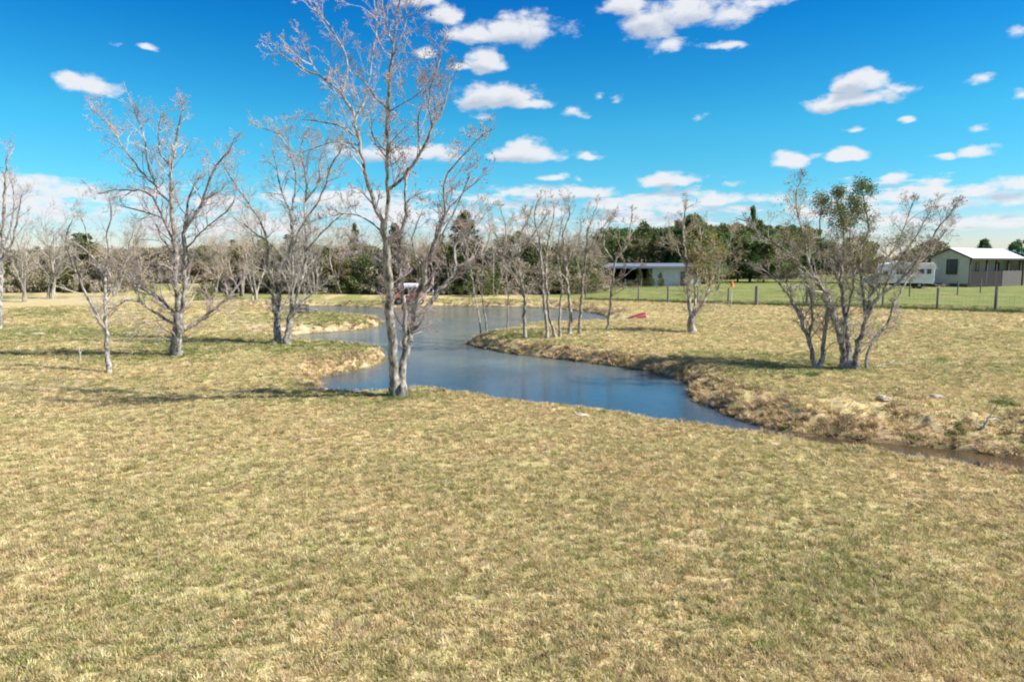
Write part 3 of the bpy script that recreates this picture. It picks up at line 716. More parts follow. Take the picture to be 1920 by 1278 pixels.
T2 = [(13, 10, [(330,666),(333,640),(335,613),(336,585)]),
 (7.5, 4.5, [(335,590),(333,550),(328,513),(330,475),(326,435),(323,400),(320,363)]),
 (4.5, 1.6, [(320,363),(320,325),(325,290),(330,258),(338,225),(344,200)]),
 (6.5, 4.5, [(338,592),(345,570),(348,545),(345,508),(348,470),(343,440),(350,415)]),
 (3.6, 1.6, [(350,415),(350,388),(355,365),(368,338),(383,323)]),
 (3.8, 1.6, [(350,432),(362,410),(381,375),(388,350),(401,313),(426,288),(438,268)]),
 (3.4, 1.5, [(319,378),(300,363),(288,340),(278,320),(275,290),(270,258),(260,225),(250,203)]),
 (2.8, 1.3, [(290,346),(265,325),(248,300),(228,273),(213,245),(190,220),(172,203)]),
 (3.6, 1.5, [(326,450),(310,420),(298,390),(288,368),(270,358),(240,355),(213,355),(185,363)]),
 (2.8, 1.2, [(304,408),(275,398),(245,390),(225,385)]),
 (4.6, 1.6, [(334,598),(305,565),(280,548),(258,535),(245,520),(220,505)]),
 (4.2, 1.4, [(331,612),(300,593),(278,575),(248,559),(235,563),(218,578),(203,578)]),
 (5.0, 2.2, [(338,632),(361,610),(386,593),(411,573),(431,555),(444,538)]),
 (2.8, 1.2, [(322,318),(300,290),(296,255),(300,225)]),
 (2.8, 1.2, [(349,470),(372,440),(400,415),(425,400),(440,370)]),
 (3.0, 1.4, [(330,480),(308,455),(300,440),(292,420)])]
traced_tree('bare_tree', 'wide bare tree with long low limbs, left of the forked pair of trunks', (333,666), T2, 12, twig_len=1.35, density=5.0, tmat='twigr')
T3 = [(6, 4, [(204,700),(200,650),(198,618),(199,575),(197,538),(195,513)]), (3, 1.2, [(195,513),(205,480),(198,440),(212,400),(205,375)]),
 (4.2, 2.4, [(197,622),(183,590),(168,563),(153,538),(145,510),(133,490),(128,468)]), (2.4, 1.2, [(150,525),(170,490),(165,440),(150,400)]),
 (2.4, 1.0, [(196,520),(175,480),(155,463),(130,448)]), (2.2, 1.0, [(198,560),(225,520),(240,470),(250,430)]), (2.2, 1, [(133,490),(120,450),(135,415)])]
traced_tree('bare_tree', 'slender pale bare tree with a leaning second stem, nearest tree at the left', (204,700), T3, 13, twig_len=1.2, density=2.6, tmat='twig', levels=3, kids=(4,3,3))
T4 = [(9, 7.5, [(519,646),(520,603),(516,575)]), (6.5, 3, [(516,578),(512,540),(510,523),(501,493),(504,454),(489,416)]), (3, 1.3, [(489,416),(470,385),(450,360),(424,321),(415,300)]),
 (5.5, 3, [(521,600),(525,573),(525,543),(531,514),(540,478),(549,440),(545,400)]), (3, 1.3, [(545,400),(555,360),(555,327),(543,283),(531,262),(513,247),(489,238)]),
 (8.5, 6, [(537,644),(543,597),(555,573)]), (5, 3, [(555,573),(558,546),(570,511),(575,469),(571,419),(572,380)]), (3, 1.4, [(572,380),(575,351),(572,321),(560,280),(575,250)]),
 (4, 2, [(547,590),(546,558),(549,514),(549,469),(560,430),(590,390),(610,350)]), (2.6, 1.2, [(610,350),(620,310),(640,280)]), (2.6, 1.2, [(548,400),(525,350),(519,315),(510,277)]),
 (2.8, 1.2, [(556,573),(575,560),(590,545),(605,535)]), (2.6, 1.2, [(504,454),(480,440),(460,420),(440,410)]), (2.6, 1.2, [(575,469),(600,440),(620,420),(645,400)]),
 (2.6, 1.2, [(500,490),(478,465),(470,430),(455,400)]), (2.4, 1.2, [(572,380),(600,340),(598,300),(615,262)])]
traced_tree('bare_tree', 'bare tree forking at the ground into two upright trunks on the second grassy spit', (528,645), T4, 14, twig_len=1.5, density=5.0, tmat='twig')
T0 = [(7, 5, [(-2,617),(0,560),(2,500),(5,440)]), (4.5, 1.8, [(5,440),(8,380),(10,330),(16,290)]), (3, 1.4, [(2,500),(25,450),(35,400),(40,370)]), (3, 1.4, [(4,450),(-25,400),(-40,350)]), (2.6, 1.2, [(3,470),(20,430),(28,380),(22,340)])]
traced_tree('bare_tree', 'bare tree cut by the left edge of the picture', (-2,618), T0, 15, twig_len=1.7, density=2.4, tmat='twigr')
isl = 'slim bare trees on the grassy point across the pond'
def slim(base, limbs, seed, label, **k):
    traced_tree('bare_tree', label, base, limbs, seed, twig_len=1.15, density=4.2, mat='bark2', tmat='twigt', group=isl, levels=3, kids=(4, 4, 2), depth=.25, start=.45, rmin=.0055, **k)
slim((904,624), [(2.1, 1.3, [(904,624),(897,590),(888,540),(882,500)]), (1.8, 1, [(882,500),(870,460),(880,420),(872,395)])], 21, 'leftmost leaning thin tree of the point, rooted at the waterline')
slim((915,624), [(2.1, 1.3, [(915,624),(908,585),(902,540),(905,480)]), (1.8, 1, [(905,480),(920,440),(915,405)])], 22, 'thin tree leaning beside the leftmost one at the waterline of the point')
slim((951,621), [(2.0, 1.2, [(951,621),(953,590),(952,540),(946,480)]), (1.6, 1, [(946,480),(950,430),(940,395)])], 23, 'thin straight tree standing alone at the back shore of the point')
slim((985,634), [(5, 3, [(985,634),(982,600),(985,560),(972,500)]), (2.6, 1.2, [(972,500),(975,440),(995,400)]), (2.4, 1.2, [(984,560),(960,510),(940,470),(930,440)]), (2.2, 1, [(975,480),(1000,440),(1020,410)])], 24, 'bare tree with dark foot, left of the main clump on the point')
slim((1026,635), [(4.6, 2.6, [(1026,635),(1024,600),(1018,550),(1015,500),(1012,450)]), (2.4, 1.2, [(1012,450),(1000,400),(1010,375)]), (2, 1, [(1014,480),(990,440),(985,405)])], 25, 'dark upright trunk at the left of the main clump on the point')
slim((1041,633), [(4.2, 2.2, [(1042,633),(1030,590),(1026,550),(1022,500),(1030,440)]), (2, 1, [(1030,440),(1040,400),(1038,380)])], 26, 'pale trunk leaning left against the dark one in the clump')
slim((1050,632), [(3.4, 1.8, [(1050,632),(1049,590),(1055,540),(1045,480)]), (1.8, 1, [(1045,480),(1050,430),(1060,395)])], 27, 'short pale trunk in the middle of the clump on the point')
slim((1067,628), [(5, 2.6, [(1067,628),(1071,590),(1065,540),(1060,490),(1055,440)]), (2.4, 1.1, [(1055,440),(1070,400),(1066,380)]), (2.2, 1, [(1062,500),(1085,460),(1090,420)])], 28, 'thick twisting trunk right of the middle of the clump')
slim((1085,627), [(4.4, 2.4, [(1085,627),(1090,570),(1092,530),(1098,480),(1102,430)]), (2.2, 1, [(1102,430),(1115,400),(1120,382)]), (2, 1, [(1098,480),(1120,440),(1140,415)])], 29, 'straight trunk at the right end of the clump on the point')
slim((1137,620), [(3.8, 2.4, [(1137,620),(1142,590),(1147,540),(1151,500),(1155,485)]), (2.4, 1.2, [(1155,485),(1175,465),(1182,430),(1185,400)]), (2.2, 1, [(1149,530),(1165,522),(1185,505),(1200,500)]), (2, 1, [(1153,490),(1130,460),(1135,430),(1150,405)])], 30, 'slender tree alone on the right side of the point with a bent top')
T6 = [(10, 8.5, [(1297,624),(1297,605),(1300,592)]), (6, 4, [(1297,600),(1292,570),(1291,544),(1287,486)]), (3.6, 1.5, [(1287,486),(1280,436),(1286,385)]), (5, 2.6, [(1301,600),(1304,570),(1303,544),(1309,486)]), (2.5, 1.2, [(1309,486),(1316,451),(1310,425)]),
 (5, 2.4, [(1304,600),(1318,568),(1326,550),(1335,521),(1350,486)]), (2.4, 1.2, [(1350,486),(1362,465),(1372,440)]), (2.4, 1.1, [(1289,505),(1275,480),(1262,460),(1255,430)]), (2.6, 1.2, [(1305,530),(1325,490),(1335,455)])]
traced_tree('bare_tree', 'stubby tree with a thick trunk and thin olive leaves, standing alone before the white shed', (1299,624), T6, 16, twig_len=1.35, density=5.0, mat='bark2', tmat='twigt', kids=(4,4,2), rmin=.005, start=.8,
    leaves=[('goldleaf', 2400, .085, lambda E: (E[:, 0] > at_y(1296, 500, 33)[0]) & (E[:, 2] < 4.9) & (E[:, 2] > 2.3)), ('goldleaf', 600, .08, None)])
T7 = [(6.5, 4, [(1531,703),(1521,664),(1516,633),(1507,608),(1495,580),(1484,561)]), (3.2, 1.4, [(1484,561),(1470,540),(1450,520),(1430,505)]),
 (6, 4, [(1533,700),(1544,664),(1545,627),(1551,602),(1554,564)]), (4, 2.2, [(1554,564),(1535,536),(1520,514),(1495,489),(1466,464)]), (2.4, 1.1, [(1466,464),(1438,451),(1413,430)]),
 (3, 1.6, [(1518,640),(1523,600),(1522,570),(1516,539),(1500,500),(1480,460)]),
 (8, 5, [(1585,690),(1579,649),(1573,614),(1560,589),(1554,561)]), (4.4, 2.2, [(1554,561),(1540,538),(1523,515),(1512,480),(1510,455)]), (2.4, 1.1, [(1510,455),(1495,398),(1488,367),(1501,340)]),
 (8, 5, [(1593,690),(1590,633),(1585,586),(1579,545)]), (4.4, 2.4, [(1579,545),(1576,508),(1585,470),(1579,414),(1570,375)]), (3, 1.5, [(1579,545),(1560,500),(1548,476),(1535,430),(1540,390)]),
 (7.5, 5, [(1603,690),(1610,636),(1623,602)]), (5, 3, [(1623,602),(1635,570),(1657,548),(1682,530),(1711,502)]), (3, 1.4, [(1711,502),(1736,458),(1764,423),(1789,388)]),
 (4, 2, [(1620,600),(1617,539),(1610,476),(1629,430)]), (2.4, 1.2, [(1629,430),(1625,390),(1617,360)]), (4, 2, [(1622,600),(1635,545),(1657,495),(1689,445)]), (2.2, 1.1, [(1689,445),(1704,408),(1712,380)]),
 (4, 2.6, [(1624,684),(1629,652),(1642,630),(1667,608),(1676,570)]), (2.6, 1.3, [(1676,570),(1692,542),(1710,510),(1735,480)]), (2.6, 1.2, [(1588,600),(1600,540),(1600,490),(1592,440),(1600,395)]),
 (2.6, 1.2, [(1711,502),(1742,480),(1760,450),(1775,430)]), (2.6, 1.2, [(1657,548),(1670,510),(1700,470),(1730,420),(1745,395)])]
hd = at_y(1590, 500, 21.5)
traced_tree('spreading_tree', 'low many-stemmed spreading tree with sparse olive leaves in front of the house', (1588,692), T7, 17, twig_len=1.05, density=6.0, mat='bark', tmat='twig', kids=(5,5,2), depth=.4,
    leaves=[('goldleaf', 6500, .05, lambda E: (E[:, 0] > 8.0) & (E[:, 0] < 12.3) & (E[:, 2] < 5.6) & (E[:, 2] > 2.8)),
            ('darkgreenleaf', 7000, .055, lambda E: (((E[:, 0]-10.55)/1.25)**2+((E[:, 2]-5.35)/.9)**2 < 1)), ('brownleaf', 900, .05, None)])

# ------------------------------------------------------------------ background trees
def crown_mesh(seed, kind, mat, nl=5200):
    """unit crown, height 1: foliage clumps with gaps, many small sprays"""
    r = np.random.default_rng(seed); C = []; S = []
    nc = 110 if kind == 'cone' else 80
    for i in range(nc):
        if kind == 'cone':
            t = r.uniform(0, 1)**1.15; z = .06+.92*t; rad = .30*(1-t)**.75*r.uniform(.55, 1.12)+.015; s = .05+.045*(1-t)
        elif kind == 'round':
            th = r.uniform(0, 1); z = .2+.68*th; rad = .40*math.sqrt(max(0.02, 1-(2*th-.9)**2/1.3))*r.uniform(.45, 1.1); s = .085
        elif kind == 'shrub':
            th = r.uniform(0, 1); z = .05+.75*th; rad = .75*math.sqrt(max(0.03, 1-th*th))*r.uniform(.2, 1.05); s = .13
        else: z = r.uniform(.1, .9); rad = .3; s = .1
        a = r.uniform(0, 6.283); C.append((rad*math.cos(a), rad*math.sin(a), z)); S.append(s*r.uniform(.7, 1.35))
    C = np.array(C); S = np.array(S); k = r.integers(0, nc, nl); g = unit(r.normal(0, 1, (nl, 3)))*(r.uniform(0, 1, (nl, 1))**.5)
    P = C[k]+g*S[k][:, None]*np.array([1, 1, .75]); sz = .030 if kind == 'cone' else .034
    out = unit(P-np.array([0, 0, .45])+r.normal(0, .35, P.shape)); b = unit(np.cross(out, r.normal(0, 1, P.shape))); s = (sz*r.uniform(.6, 1.5, nl))[:, None]
    V = np.stack([P-out*s*.3-b*s*.4, P-out*s*.3+b*s*.4, P+out*s*.8+b*s*.1], 1).reshape(-1, 3)
    return mesh_np('crown', V, np.arange(3*nl).reshape(-1, 3), False, M[mat])
def wood_trunk(seed, h=.85, r0=.022, nb=18):
    r = np.random.default_rng(seed); S = [np.array([[0, 0, -.03, 0, 0, h*.4, r0, r0*.8]]), np.array([[0, 0, h*.4, 0, 0, h, r0*.8, r0*.2]])]
    st = np.zeros((nb, 3)); st[:, 2] = r.uniform(.12, h, nb); di = r.normal(0, 1, (nb, 3)); di[:, 2] = np.abs(di[:, 2])*.6
    s2, _ = grow(st, di, np.full(nb, .24), np.full(nb, r0*.4), 1, r, kids=(3,), rmin=.002)
    return prisms(np.concatenate(S+[s2]), 'trunk', M['darkbark'], 5)
def bare_unit(seed, mat, tm, levels=3, forks=3, spread=.45):
    r = np.random.default_rng(seed); tr = []; n = forks; base = []
    for i in range(n):
        a = r.uniform(0, 6.28); lean = r.uniform(.04, .22); p = np.array([r.normal(0, .012), r.normal(0, .012), -.03]); d = np.array([math.cos(a)*lean, math.sin(a)*lean, 1.0]); rr = .017
        for s in range(6):
            d = unit(d+r.normal(0, .14, 3)+np.array([0, 0, .05])); q = p+d*.115; tr.append(np.concatenate([p, q, [rr, rr*.82]])); base.append((q, d, rr)); p = q; rr *= .8
    T = np.array(tr); k = [r.integers(0, len(base)) for _ in range(38)]
    k = [i for i in k if base[i][0][2] > .16]
    st = np.array([base[i][0] for i in k]); dd = unit(np.array([base[i][1] for i in k])+r.normal(0, .55, (len(k), 3))); ln = r.uniform(.16, .34, len(k)); ra = np.array([base[i][2]*.5 for i in k])
    S, E = grow(st, dd, ln, ra, levels, r, kids=(5, 4, 2), segs=(4, 3, 2, 1), rmin=.0012, up=.14)
    return prisms(T, 'trunk', M[mat], 6), prisms(S, 'twigs', M[tm], 3)
CONE = [crown_mesh(200+i, 'cone', 'cedar') for i in range(3)]; CONE2 = [crown_mesh(210+i, 'cone', 'cedar2', 7000) for i in range(2)]
ROUND = [crown_mesh(220+i, 'round', 'cedar2', 7500) for i in range(3)]; ROUNDO = [crown_mesh(225+i, 'round', 'olive', 6000) for i in range(2)]
SHRUB = [crown_mesh(230+i, 'shrub', 'olive', 4500) for i in range(2)]; SHRUBG = [crown_mesh(233+i, 'shrub', 'cedar', 4500) for i in range(2)]; BRUSH = [crown_mesh(236+i, 'shrub', 'brush', 4500) for i in range(2)]
TRK = [wood_trunk(240+i) for i in range(3)]
BARE_U = [bare_unit(250+i, 'bark2', ('twigt', 'twig', 'twigt')[i % 3], 2) for i in range(5)]
def leafy(name, label, u, vb, vt, hw, crown, seed, cat='tree', group=None, D=None, width_base=.33):
    D = D or dist_of(vb); x = (u-960)/F*D/math.cos(PITCH)*math.cos(PITCH); p = at_y(u, vb, D); top = at_y(u, vt, D); h = top[2]-0.0
    x = p[0]; z = H(x, D); h = top[2]-z; wd = hw*D/F
    root = empty(name, (x, D, z)); tag(root, label, cat, group); r = random.Random(seed)
    c = link('crown', crown, root); c.scale = (wd/width_base, wd/width_base*r.uniform(.8, 1.1), h*(1.12 if width_base == .40 else 1.0)); c.rotation_euler = (0, 0, r.uniform(0, 6.28)); c['kind'] = 'stuff'
    if cat != 'shrub':
        t = link('trunk', TRK[seed % 3], root); t.scale = (h, h, h)
    else:
        t = link('stem', TRK[seed % 3], root); t.scale = (h*.8, h*.8, h*.8)
    return root
cg_ = 'evergreens behind the pond and shed'
LE = [('cedar_tree','tall dark cedar rising behind the right limbs of the tallest bare tree',872,552,398,31,CONE[0]),
 ('cedar_tree','lower cedar just left of the tall dark cedar behind the pond',826,550,440,26,CONE[1]),
 ('cedar_tree','narrow dark cedar behind the trunks of the tallest bare tree',742,548,420,24,CONE[2]),
 ('cedar_tree','thin spire of cedar above the brush, left of the tallest bare tree',668,546,420,14,CONE[0]),
 ('cedar_tree','dark green cedar behind the slender pale tree at the left',160,545,438,42,CONE[1]),
 ('cedar_tree','small dark cedar behind the left edge of the slim trees on the point',912,552,470,24,CONE[2]),
 ('round_tree','rounded olive tree behind the slim trees on the point',965,548,440,44,ROUNDO[0]),
 ('evergreen_bush','dark green spreading bush at the back of the pond below the tall cedar',905,556,490,38,SHRUBG[0]),
 ('cedar_tree','small cedar at the left end behind the dark open shed',1168,530,444,22,CONE2[0]),
 ('round_tree','round grey green tree directly behind the dark open shed',1200,530,450,30,ROUNDO[1]),
 ('conifer_tree','slim light green conifer behind the middle of the shed',1228,531,438,18,CONE[1]),
 ('conifer_tree','dark conifer behind the white wall of the shed',1256,531,432,26,CONE2[1]),
 ('conifer_tree','tallest dark green conifer behind the shed with a sharp tip',1297,531,402,40,CONE2[0]),
 ('round_tree','dark green tree right of the tallest conifer behind the shed',1340,530,436,34,ROUND[0]),
 ('round_tree','broad dark green tree left of the narrow spire beyond the lawn',1383,529,432,38,ROUND[1]),
 ('conifer_tree','narrow spire of a dark conifer beyond the lawn',1406,528,388,13,CONE2[1]),
 ('round_tree','broad deep green tree beyond the lawn near the orange cone',1432,530,436,44,ROUND[2]),
 ('round_tree','rightmost dark green tree of the row beyond the lawn',1475,529,440,40,ROUND[0]),
 ('round_tree','olive round tree beside the gable of the house',1742,532,452,36,ROUNDO[0]),
 ('conifer_tree','small dark tree top showing above the white roof of the house',1841,520,448,16,CONE2[0]),
 ('round_tree','dark tree beyond the teal roof at the right edge',1912,522,452,24,ROUND[1]),
 ('round_tree','olive tree behind the spreading tree, left of the white motorhome',1600,530,446,46,ROUNDO[1]),
 ('round_tree','dull green tree behind the stems of the spreading tree',1540,529,456,40,ROUND[2])]
for i, (nm, lb, u, vb, vt, hw, cr) in enumerate(LE):
    leafy(nm, lb, u, vb, vt, hw, cr, i, 'shrub' if 'bush' in nm else 'tree', width_base=.75 if 'bush' in nm else (.40 if cr in ROUND or cr in ROUNDO else .215))
SH = [('evergreen_bush','olive bush right of the trunk of the wide bare tree on the far grass',388,563,520,26,SHRUB[0]),
 ('evergreen_bush','small dark bush beside the tip of the wide tree right hand limb',432,560,530,12,SHRUBG[1]),
 ('evergreen_bush','green bush at the far left edge below the bare crown',20,545,480,42,SHRUBG[0]),
 ('evergreen_bush','olive bush next to the one at the far left edge',75,545,476,44,SHRUB[1]),
 ('evergreen_bush','dark bush between the olive bush and the slender pale tree',115,543,500,32,SHRUBG[1]),
 ('cedar_bush','left one of the small cedars planted before the open shed',1199,538,503,9,CONE[0]),
 ('cedar_bush','middle one of the small cedars planted before the open shed',1217,538,504,10,CONE[2]),
 ('cedar_bush','small cedar planted before the white wall of the shed',1238,538,510,8,CONE[1]),
 ('evergreen_bush','low green bush at the foot of the dark shed opening',1182,539,524,12,SHRUBG[0]),
 ('evergreen_bush','low green bush left of the small cedars before the shed',1155,539,520,14,SHRUB[0]),
 ('evergreen_bush','low bush at the left end of the garden row before the shed',1128,539,522,13,SHRUBG[1])]
for i, (nm, lb, u, vb, vt, hw, cr) in enumerate(SH):
    leafy(nm, lb, u, vb, vt, hw, cr, 50+i, 'shrub', width_base=.75 if 'cedar' not in nm else .30)
def bare_bg(label, u, vb, vt, i, name='bare_tree', group='bare trees beyond the pond', wf=1.0):
    D = dist_of(vb); p = at_y(u, vb, D); z = H(p[0], D); h = at_y(u, vt, D)[2]-z
    root = empty(name, (p[0], D, z), i*1.7); tag(root, label, 'tree', group); tm, cm = BARE_U[i % 5]
    for nm, me in (('trunk', tm), ('twigs', cm)):
        o = link(nm, me, root); o.scale = (h*1.0*wf, h*1.0*wf, h*1.02)
        if nm == 'twigs': o['kind'] = 'stuff'
for i, (lb, u, vb, vt) in enumerate([
 ('bare tree behind the left limb of the wide bare tree',262,548,400),('bare tree left of the slender pale tree, beyond the mown grass',95,560,380),('bare tree between the wide bare tree and the forked pair',455,556,395),
 ('thick stemmed bare tree left of the forked pair on the far grass',477,562,412),('bare tree directly behind the forked pair of trunks',590,552,395),('bare tree over the far inlet, right of the forked pair',636,551,400),
 ('bare tree behind the tallest tree, on its left side',690,550,402),('bare tree behind the tallest tree between its two main trunks',775,552,410),('bare tree behind the right low limb of the tallest tree',845,553,420),
 ('bare tree right of the tall dark cedar behind the pond',925,553,400),('bare tree behind the middle of the slim clump',1010,550,405),('bare tree behind the right of the slim clump',1062,548,410),
 ('bare tree at the left end of the dark shed',1110,545,415),('small bare tree in the gap left of the wide tree',215,556,430),('bare tree half hidden at the left picture edge',45,566,395),
 ('bare tree behind the right side of the wide bare tree crown',405,552,420),('pale bare tree on the far bank at the head of the inlet',545,560,420),('bare tree beyond the lawn behind the stubby tree',1345,545,440)]):
    bare_bg(lb, u, vb, vt, i)
# far wood: reads as one mass
wprot = []
def wp(me, nm):
    o = bpy.data.objects.new('w%02d_%s' % (len(wprot), nm), me); wprot.append(o)
for m_ in (BRUSH[0], BRUSH[1], SHRUB[0], SHRUBG[0]): wp(m_, 'shrub')
for m_ in (CONE[0], ROUND[0], ROUNDO[0]): wp(m_, 'crown')
for (a, b) in BARE_U[:3]:
    me = bpy.data.meshes.new('bare'); import bmesh
    bm = bmesh.new(); bm.from_mesh(a); bm.from_mesh(b); bm.to_mesh(me); bm.free(); me.materials.append(b.materials[0]); wp(me, 'bare')
wcol = hidden_collection('wood_prototypes', wprot)
def far_wood():
    P = []; Sx = []; Sz = []; I = []
    def band(u0, u1, D0, D1, n, kinds, h0, h1, wr):
        for _ in range(n):
            u = rng.uniform(u0, u1); D = rng.uniform(D0, D1); k = int(rng.choice(kinds)); h = rng.uniform(h0, h1)
            P.append(((u-960)/F*D, D, H((u-960)/F*D, D)-.1)); I.append(k); Sz.append(h); Sx.append(h*(wr if k < 4 else 1.0)*rng.uniform(.8, 1.2))
    band(-150, 235, 78, 100, 110, [0,1,2,3,0,1,7,8], 3.4, 6.4, .75); band(235, 430, 112, 125, 60, [0,1,2,7,8], 5.5, 7.5, .8); band(-300, 1150, 120, 170, 320, [0,1,2,3,8,9,4,6,0,2], 4.2, 6.8, .8)
    band(430, 930, 78, 100, 260, [0,1,0,2,3,7,8,9,2,3,6], 3.0, 6.0, .8); band(640, 1110, 74, 90, 150, [0,1,2,0,1,3], 2.2, 4.8, .9); band(400, 1100, 76, 92, 50, [7,8,9], 4.8, 7.6, 1); band(430, 1110, 76, 95, 90, [2,3,3,6,4,2], 2.8, 6.8, .8)
    band(930, 1120, 84, 110, 50, [0,1,2,7,8], 3.5, 5.5, .8); band(1120, 1500, 140, 185, 150, [3,5,6,4,5,5], 9, 12.5, .9); band(1480, 2200, 190, 260, 90, [2,5,6,0], 5, 7, 1.2)
    band(-1500, -300, 90, 200, 160, [0,1,2,7,8,4], 5, 8, .8); band(2200, 4200, 150, 260, 120, [2,5,6,0,4], 6, 9, 1)
    band(-2500, 5000, 300, 420, 420, [2,5,6,0,3], 8, 11, 1.4)
    n = len(P); P = np.array(P); Sx = np.array(Sx); Sz = np.array(Sz); rot = np.zeros((n, 3)); rot[:, 2] = rng.uniform(0, 6.28, n)
    o = scatter('woodland', P, rot, np.stack([Sx, Sx, Sz], 1), np.array(I), wcol, {'rnd': rng.random(n)})
    tag(o, 'grey brown winter brush and far trees closing the view behind the pond', 'woodland', kind='stuff')
far_wood()

# ------------------------------------------------------------------ house
def house():
    Cx, Cy = 63.0, 94.6; th = R(60)
    root = empty('house', (Cx, Cy, H(Cx, Cy)), math.atan2(math.cos(th), math.sin(th)))   # local +x along the long side, +y into the house
    tag(root, 'beige single storey house with white metal roof, dark trim and a covered porch', 'house')
    L, G, E, RZ = 14.2, 5.2, 4.15, 5.35; b = .45
    w = MB(); w.poly_prism([(0, b), (G, b), (G, E), (G/2, RZ-.12), (0, E)], 'x', 0, .15); w.build('gable_wall', M['siding'], root)
    MB().box(.15, L, 2.0, 2.15, b, E+.4).build('front_wall', M['porchwall'], root)
    MB().box(.15, L, G-.15, G, b, E-.02).build('back_wall', M['siding'], root); w = MB(); w.poly_prism([(0, b), (G, b), (G, E), (G/2, RZ-.12), (0, E)], 'x', L, L+.15); w.build('gable_wall', M['siding'], root)
    MB().box(-.02, L+.1, -.02, G+.02, -.2, b-.004).build('skirting', M['skirt'], root)
    MB().box(.15, L, 2.15, G-.15, b, b+.08).build('floor', M['rail'], root)
    for k in range(4):  # sheets of wall panel on the gable, joints proud
        MB().box(-.03, 0, .05+k*G/4, .09+k*G/4, b, E-.05).build('batten', M['siding'], root)
    s = (RZ-E)/(G/2)
    roof = link('roof', bpy.data.meshes.new('roof'), root)
    w = MB(); ov = .45
    w.poly_prism([(-ov, E-s*ov), (G/2, RZ), (G+ov, E-s*ov), (G+ov, E-s*ov+.07), (G/2, RZ+.07), (-ov, E-s*ov+.07)], 'x', -.35, L+.35)
    roof.data = w.mesh('roof', M['roofw'])
    for k in range(24):
        x = -.3+k*(L+.6)/23; w = MB(); w.poly_prism([(-ov, E-s*ov+.072), (G/2, RZ+.072), (G/2, RZ+.11), (-ov, E-s*ov+.11)], 'x', x-.02, x+.02); w.build('roof_rib', M['roofw'], roof)
    w = MB(); w.poly_prism([(-ov-.02, E-s*ov-.16), (G/2, RZ-.16), (G/2, RZ+.02), (-ov-.02, E-s*ov+.02)], 'x', -.42, -.354); w.poly_prism([(G+ov+.02, E-s*ov-.16), (G/2+.01, RZ-.16), (G/2+.01, RZ+.02), (G+ov+.02, E-s*ov+.02)], 'x', -.42, -.354); w.build('bargeboard', M['trim'], roof)
    MB().box(-.35, L+.35, -ov-.07, -ov-.004, E-s*ov-.2, E-s*ov+.05).build('fascia', M['trim'], roof)
    win = MB().box(-.06, 0, 1.55, 2.95, 1.75, 3.75); f = MB(); 
    f.box(-.07, -.002, 1.5, 1.6, 1.7, 3.85); f.box(-.07, -.002, 2.9, 3.0, 1.7, 3.85); f.box(-.07, -.002, 1.6, 2.9, 3.75, 3.85); f.box(-.07, -.002, 1.6, 2.9, 1.7, 1.8); f.box(-.06, -.002, 1.6, 2.9, 2.72, 2.8)
    fr = f.build('window', M['trim'], root)
    for z0, z1 in ((1.8, 2.72), (2.8, 3.75)): MB().box(-.03, -.004, 1.6, 2.9, z0, z1).build('pane', M['glass'], fr)
    for x in (.12, 4.6, 7.2, 10.6, L-.1): MB().box(x-.11, x+.11, -.11, .11, b, E-.1).build('porch_post', M['trim'], root)
    MB().box(.1, L, .0, 2.0, b, b+.1).build('porch_deck', M['rail'], root)
    for k in range(26):
        x = .3+k*.34
        if x < 8.7: MB().box(x, x+.28, -.10, -.05, -.1, 2.15+.03*math.sin(k*2.1)).build('board', M['rail'], root)
    MB().box(.2, 8.9, -.05, .0, 1.9, 2.05).build('rail', M['rail'], root)
    for k in range(16):
        x = 8.95+k*.34; MB().box(x, x+.29, -.12, -.07, -.1, 2.2+.04*math.sin(k*1.7)).build('board', M['rail2'], root)
    for x0 in (2.6, 5.7, 11.5):
        f = MB().box(x0, x0+.9, 1.93, 1.998, 2.0, 3.4).build('window', M['trim'], root); MB().box(x0+.08, x0+.82, 1.90, 1.926, 2.08, 3.32).build('pane', M['glass'], f)
    # low wing beyond the house
    ex = MB().box(L+.5, L+9, -.2, 3.4, 3.75, 3.9).build('wing_roof', M['trim'], root)
    for x in (L+1.2, L+3.2, L+6): MB().box(x-.12, x+.12, .0, .24, -.1, 3.75).build('wing_post', M['trim'], root)
    MB().box(L+1.4, L+9, 3.1, 3.2, -.1, 3.75).build('wing_wall', M['rail2'], root)
house()
def barn():
    D = 165; x0 = (1884-960)/F*D; root = empty('teal_barn', (x0, D, 0)); tag(root, 'far barn with a teal metal roof at the right edge behind the house', 'barn')
    MB().box(.3, 15, 0, 9, -.1, 3.6).build('wall', M['porchwall'], root)
    w = MB(); w.poly_prism([(-.4, 3.6), (4.5, 6.6), (9.4, 3.6), (9.4, 3.72), (4.5, 6.72), (-.4, 3.72)], 'x', 0, 15.5); w.build('roof', M['teal'], root)
barn()

